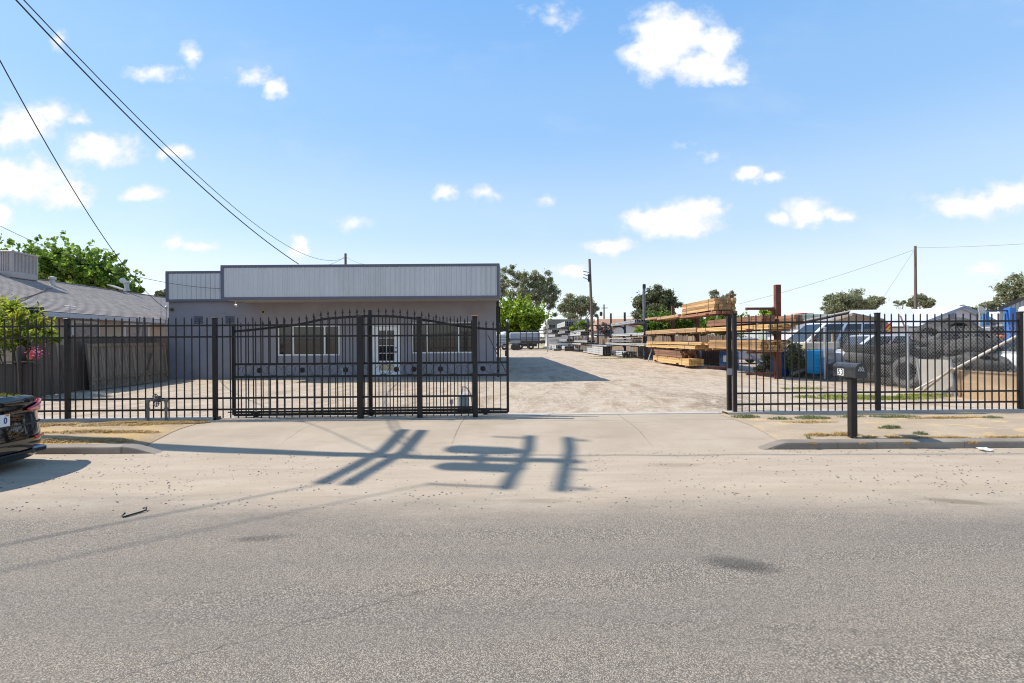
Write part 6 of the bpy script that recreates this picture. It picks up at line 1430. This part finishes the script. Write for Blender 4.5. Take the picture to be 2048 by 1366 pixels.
# ---- vehicles
M_vwhite = vmat('white_car_paint', (.68, .69, .72), .25, .5); M_vsilver = vmat('silver_car_paint', (.42, .45, .50), .3, .4); M_vred = vmat('faded_red_paint', (.50, .10, .085), .4, .2)
def simplecar(name, label, cat, loc, rz, L_, W_, zb, zsh, zdk, cab, mat, splits=(.36, .64), wr=.33, group='vehicles in the tyre yard'):
    t = thing(name, label, cat, loc, rz, group)
    hw = W_ / 2
    rx = lambda z, y: .06 + .12 * (abs(y) / hw) ** 4 + .05 * abs(z - .6)
    carbody(t, [(0, hw * .96, zb, zsh, zdk), (.5, hw, zb, zsh, zdk + .01), (L_ * .25, hw, zb, zsh, zdk + .02), (L_ * .55, hw, zb, zsh, zdk + .01), (L_ * .72, hw * .99, zb, zsh - .02, zdk - .02), (L_ * .9, hw * .96, zb, zsh - .06, zdk - .09), (L_ * .98, hw * .86, zb + .05, zsh - .15, zdk - .2), (L_, hw * .7, zb + .1, zsh - .25, zdk - .32)], mat, rx)
    cabin(t, *cab, hw * .93, hw * .76, zdk - .04, cab_top[0], mat, M_cglass, splits)
    for x in (L_ * .19, L_ * .80):
        for s in (-1, 1): wheel(t, x, s * (hw - .09), wr, .22)
    for s in (-1, 1):
        b = MB(); b.box(-.01, .05, s * hw * .72 - .09, s * hw * .72 + .09, zsh - .16, zsh - .02, .015); b.xf(Matrix.Translation((.10, 0, 0))); b.build('tail_light', M_red, t, world=False)
        b = MB(); b.box(L_ - .2, L_ - .02, s * hw * .62 - .13, s * hw * .62 + .13, zsh - .34, zsh - .22, .03); b.build('headlight', M_chrome, t, world=False)
        b = MB(); b.box(cab[1] - .55, cab[1] - .38, s * hw + (.02 if s > 0 else -.16), s * hw + (.16 if s > 0 else -.02), zdk + .02, zdk + .15, .03); b.build('mirror', M_blackp, t, world=False)
        for xx in (.44, .62):
            b = MB(); b.box(L_ * xx - .08, L_ * xx + .08, s * hw * .985 - .012, s * hw * .985 + .012, zsh - .10, zsh - .07, .006); b.build('handle', M_blackp, t, world=False)
    return t
cab_top = [2.12]
simplecar('pickup_suv', 'tall white sport utility vehicle behind the chain link fence and timber platform', 'vehicle', (15.65, 21.6, .05), R(180), 4.9, 1.95, .45, 1.15, 1.30, (.05, 3.5, .25, 2.55), M_vwhite, (.33, .63), .40)
cab_top = [1.55]
simplecar('parked_car', 'silver car with a wide windscreen parked behind the lumber rack', 'car', (15.6, 30.2, 0), R(176), 4.6, 1.8, .25, .85, 1.0, (.5, 3.4, 1.0, 2.6), M_vsilver)
cab_top = [1.62]
simplecar('parked_car', 'white van roof showing between the fence posts beside the yellow sign', 'car', (16.1, 19.4, 0), R(180), 4.4, 1.8, .3, .95, 1.08, (.1, 3.4, .3, 2.6), M_vwhite)
cab_top = [1.5]
simplecar('parked_car', 'white car behind the tilted tyres at the far right', 'car', (13.05, 13.9, .05), R(-72), 4.5, 1.8, .3, .98, 1.10, (.6, 3.4, 1.0, 2.6), M_vwhite)
# red car with its bonnet up
cab_top = [1.5]
rc = simplecar('parked_car', 'faded red car with its bonnet raised beside the tyre mound', 'car', (16.2, 20.6, 0), R(-125.8), 4.3, 1.75, .3, .85, .98, (.6, 3.0, 1.0, 2.3), M_vred)
h0, h1, h2, h3 = at(1815, 666, 17.2), at(1842, 662, 18.0), at(1876, 694, 18.3), at(1850, 700, 17.4)
b = MB(); b.prism([h0, h1, h2, h3], (.02, .03, .02)); b.build('bonnet', M_vred, rc)
# ---- yellow and red sign
c_ = at(1778, 656, 21.0); sg = thing('red_sign', 'small red tilted sign with a yellow zigzag stroke above the white van', 'sign', (c_.x, 21, 0))
K_ = .021; b = MB(); b.prism([c_ + Vector((dx * K_, 0, dz * K_)) for dx, dz in ((-10, -14), (7, -14), (6, 12), (-9, 2))], (0, .03, 0)); b.build('panel', pm('sign_red', (.45, .03, .03), .5), sg)
b = MB(); b.prism([c_ + Vector((dx * K_, -.006, dz * K_)) for dx, dz in ((-7, -3), (2, 6), (3, 3), (-2, -2), (4, -4), (-4, -12), (-5, -9), (0, -5))], (0, .004, 0)); b.build('stroke', pm('sign_yellow', (.80, .55, .02), .5), sg); MB().bar((c_.x, 21.05, 0), (c_.x, 21.05, c_.z), .06).build('pole', M_galvpipe, sg)
# ---- white gabled house, awning and metal shed
M_roofw = pm('white_metal_roof', (.62, .61, .60), .5, var=.05)
M_wallw = pm('white_block_wall', (.72, .69, .71), .8, var=.06)
wh = thing('house', 'white gabled house with a pale roof behind the tyre mound', 'house', (27, 33, 0))
pk, eL, eR = at(1918, 615.5, 32), at(1826, 650, 32), at(1995, 649, 32)
b = MB(); b.prism([(eL.x, 32, 0), (eR.x - .3, 32, 0), (eR.x - .3, 32, eR.z), (pk.x, 32, pk.z), (eL.x, 32, eL.z)], (0, 8, 0)); b.build('gable_wall', M_wallw, wh)
def slope(a, c_, y0, y1, th=.10): b = MB(); b.prism([(a[0], y0, a[1]), (c_[0], y0, c_[1]), (c_[0], y0, c_[1] + th), (a[0], y0, a[1] + th)], (0, y1 - y0, 0)); return b
slope((eL.x - .45, eL.z - .2), (pk.x, pk.z + .01), 31.6, 40).build('gable_roof', M_roofw, wh); slope((pk.x, pk.z + .01), (eR.x + .3, eR.z - .2), 31.6, 40).build('gable_roof', M_roofw, wh)
b = MB()
for a, c_ in (((eL.x - .5, eL.z - .28), (pk.x, pk.z - .05)), ((pk.x, pk.z - .05), (eR.x + .35, eR.z - .28))): b.prism([(a[0], 31.55, a[1]), (c_[0], 31.55, c_[1]), (c_[0], 31.55, c_[1] + .17), (a[0], 31.55, a[1] + .17)], (0, .045, 0))
b.build('barge_board', pm('slate_barge', (.34, .38, .44), .6), wh)
c_ = at(1904, 629, 32); b = MB(); b.box(c_.x - .13, c_.x + .13, 31.96, 31.99, c_.z - .2, c_.z + .2); b.build('gable_vent', pm('vent_grey', (.28, .33, .40), .6), wh)
b = MB(); b.box(eL.x + 1.0, eR.x - .35, 31.95, 31.985, 2.40, 2.48); b.build('band', pm('pale_band', (.40, .42, .46), .6), wh)
r0, r1, e0, e1 = at(1702, 620, 36), at(1925, 617, 36), at(1690, 660, 30.5), at(1845, 652, 30.5)
b = MB(); b.add([(e0.x, 30.8, 2.2), (e1.x, 30.8, 2.2), (r1.x, 36, r1.z), (r0.x, 36, r0.z), (e0.x, 42, 2.2), (r1.x, 42, 2.2)], [(0, 1, 2, 3), (3, 2, 5, 4)]); b.build('roof', M_roofw, wh)
b = MB(); b.prism([(e0.x + .9, 31.2, 0), (e0.x + .9, 41.5, 0), (e0.x + .9, 41.5, 2.1), (r0.x + .3, 36, r0.z - .2), (e0.x + .9, 31.2, 2.1)], (11, 0, 0)); b.build('wall', M_wallw, wh)
aw = thing('awning', 'grey sloping awning roof on posts behind the white vehicle', 'awning', (18, 25, 0))
a0, a1, a2, a3 = at(1640, 649, 28), at(1706, 628, 24), at(1768, 640, 24), at(1784, 656, 28)
b = MB(); b.prism([a0, a3, a2, a1], (0, 0, .06)); b.build('roof', pm('grey_awning', (.22, .205, .19), .7), aw)
b = MB(); b.bar(a0, a3, .06, .12); b.bar(a1, a0, .06, .12); b.build('fascia', pm('weathered_edge', (.26, .21, .17), .7), aw)
for p in (a0, a3, a2): MB().bar((p.x, p.y + .1, 0), (p.x, p.y + .1, p.z), .09).build('post', M_oldw, aw)
gs = thing('low_shed', 'low pale green flat roofed shed behind the lumber and white vehicle', 'shed', (21, 40, 0)); p, q = at(1590, 660, 40), at(1722, 628, 40)
MB().box(p.x, q.x, 40, 46, 0, q.z - .12).build('wall', pm('pale_green_wall', (.36, .42, .35), .8), gs); MB().box(p.x - .2, q.x + .2, 39.7, 46.2, q.z - .12, q.z).build('roof', pm('pale_green_roof', (.40, .46, .40), .7), gs)
for px0, px1, py0, py1, m, nm in ((1603, 1612, 626, 628, pm('red_roof', (.5, .06, .04), .6), 'red'), (1610, 1625, 626.5, 632, M_slate if 'M_slate' in globals() else M_galvpipe, 'grey')):
    p, q = at(px0, py1, 60), at(px1, py0, 60); t = thing('far_shed', nm + ' topped far shed seen over the pale green shed', 'shed', ((p.x + q.x) / 2, 60, 0)); MB().box(p.x, q.x, 60, 62, 0, p.z, .02).build('wall', M_whs, t); MB().box(p.x - .1, q.x + .1, 59.9, 62.1, p.z + .002, q.z, .02).build('roof', m, t)
ms = thing('metal_shed', 'grey corrugated metal shed with a dark sloping roof edge at the far right', 'shed', (24, 24, 0))
p0_, p1_, p2_ = at(1986, 622, 23), at(2060, 586, 23), at(2130, 560, 23)
MS = pm('corrugated_grey', (.40, .40, .42), .5, metal=.3, var=.08)
b = ribs(p0_.x + .3, p2_.x, 23, 0, 0.5, .2, .03); n_ = len(b.v) // 2
for i in range(n_): x, y, z = b.v[i + n_]; b.v[i + n_] = (x, y, p0_.z + (p2_.z - p0_.z) * (x - p0_.x) / (p2_.x - p0_.x) - .1)
b.build('wall', MS, ms); b = MB(); b.add([(p0_.x + .3, 23.02, 0), (p0_.x + 10.3, 33, 0), (p0_.x + 10.3, 33, p0_.z - .1), (p0_.x + .3, 23.02, p0_.z - .1)], [(3, 2, 1, 0)]); b.build('side_wall', MS, ms)
b = MB(); b.prism([p0_, p2_, p2_ + Vector((0, 0, .14)), p0_ + Vector((0, 0, .14))], (10.2, 10, 0)); b.xf(Matrix.Translation((0, -.25, 0))); b.build('roof', pm('dark_roof_edge', (.07, .06, .06), .6), ms)
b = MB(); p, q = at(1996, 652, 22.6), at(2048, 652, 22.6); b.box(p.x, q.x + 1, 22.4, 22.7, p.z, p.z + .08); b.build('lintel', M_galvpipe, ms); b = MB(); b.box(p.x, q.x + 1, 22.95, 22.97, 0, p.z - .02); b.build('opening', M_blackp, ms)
t = thing('blue_post', 'bright blue steel post in front of the corrugated shed', 'post', (at(2026, 660, 17).x, 17, 0)); p, q = at(2020, 676, 17), at(2033, 615, 17)
MB().box(p.x, q.x, 17, 17.2, 0, q.z, .01).build('post_tube', pm('blue_enamel', (.03, .16, .50), .4, var=.1), t); b = MB(); zz = at(2000, 621, 17).z; b.box(at(1978, 621, 17).x, p.x - .002, 17.06, 17.12, zz - .025, zz + .025); b.build('arm', pm('navy_steel', (.04, .06, .13), .5), t)
bb_, p, q = boxat('blue_cabinet', 'small blue cabinet right of the satellite dish', 'cabinet', 1971, 1979, 623, 650, 23.5, .2, pm('blue_box', (.03, .17, .40), .5))
MB().bar(((p.x + q.x) / 2, 20.2, 0), ((p.x + q.x) / 2, 20.2, p.z), .1).build('leg', M_galvpipe, bb_)
c_ = at(1964, 621, 22); sd_ = thing('satellite_dish', 'cream round satellite dish on a mast behind the chain link fence', 'satellite dish', (c_.x, 22, 0))
b = MB(); b.lathe([(0, .06), (.08, .055), (.16, .03), (.205, 0), (.21, -.01), (.16, .045), (0, .08)], (0, 0, 0), 'y', 24); b.xf(Matrix.Translation(c_) @ Matrix.Rotation(R(12), 4, 'Z') @ Matrix.Rotation(R(-18), 4, 'X')); b.build('reflector', pm('cream_dish', (.56, .54, .48), .5), sd_, smooth=True, auto=50)
b = MB(); b.bar(c_ + Vector((0, .1, -.05)), (c_.x, 22.1, 0), .06); b.build('mast', M_galvpipe, sd_); b = MB(); b.bar(c_ + Vector((0, -.0, -.2)), c_ + Vector((-.1, -.3, -.12)), .03); b.build('feed_arm', M_galvpipe, sd_)
for i, (px, py, m, lb) in enumerate(((1990, 674, pm('orange_plastic', (.70, .14, .05), .5), 'orange plastic tray on the bench in the shed opening, left one'), (2004, 672, None, 'orange plastic tray on the bench in the shed opening, right one'))):
    m = m or bpy.data.materials['orange_plastic']; c_ = at(px, py, 16.5); b = MB(); b.box(c_.x - .12, c_.x + .12, 16.4, 16.6, c_.z - .03, c_.z + .03, .01); b.box(c_.x - .02, c_.x + .02, 16.48, 16.52, .0, c_.z - .03); tag(b.build('tray', m), lb, 'tray', 'orange trays')
# ---- litter
M_wire = pm('rubber_strap', (.02, .018, .016), .6)
p, q = gnd(246, 1035, RZ), gnd(292, 1023, RZ); b = MB(); pts = [p + Vector((.0, .03, .035)), p + Vector((-.02, .01, .012)), p + Vector((.01, -.01, .01)), p.lerp(q, .4) + Vector((0, -.02, .01)), p.lerp(q, .8) + Vector((0, 0, .01)), q + Vector((0, .0, .015)), q + Vector((-.02, .03, .03)), q + Vector((-.05, .03, .022))]
tag(b.tube(pts, .008, 6).build('bent_wire', M_wire, smooth=True), 'black hooked wire lying on the asphalt', 'wire')
def litter(px, py, w, mat, lb, z=RZ):
    c_ = gnd(px, py, z); b = MB(); V = [(c_.x + w * (i - 1.5) / 3 * 2 + rr(.01), c_.y + (j - 1) * .05 + rr(.01), z + .012 + abs(rr(.035))) for j in range(3) for i in range(4)]
    b.add(V, [(j * 4 + i, j * 4 + i + 1, (j + 1) * 4 + i + 1, (j + 1) * 4 + i) for j in range(2) for i in range(3)]); o = b.build('litter', mat); md = o.modifiers.new('s', 'SOLIDIFY'); md.thickness = .003; return tag(o, lb, 'litter', 'litter')
litter(1969, 902, .08, M_white, 'crumpled white paper scrap at the foot of the right kerb'); litter(241, 906, .05, pm('pale_cyan_scrap', (.45, .55, .58), .5), 'small pale scrap at the break in the left kerb')
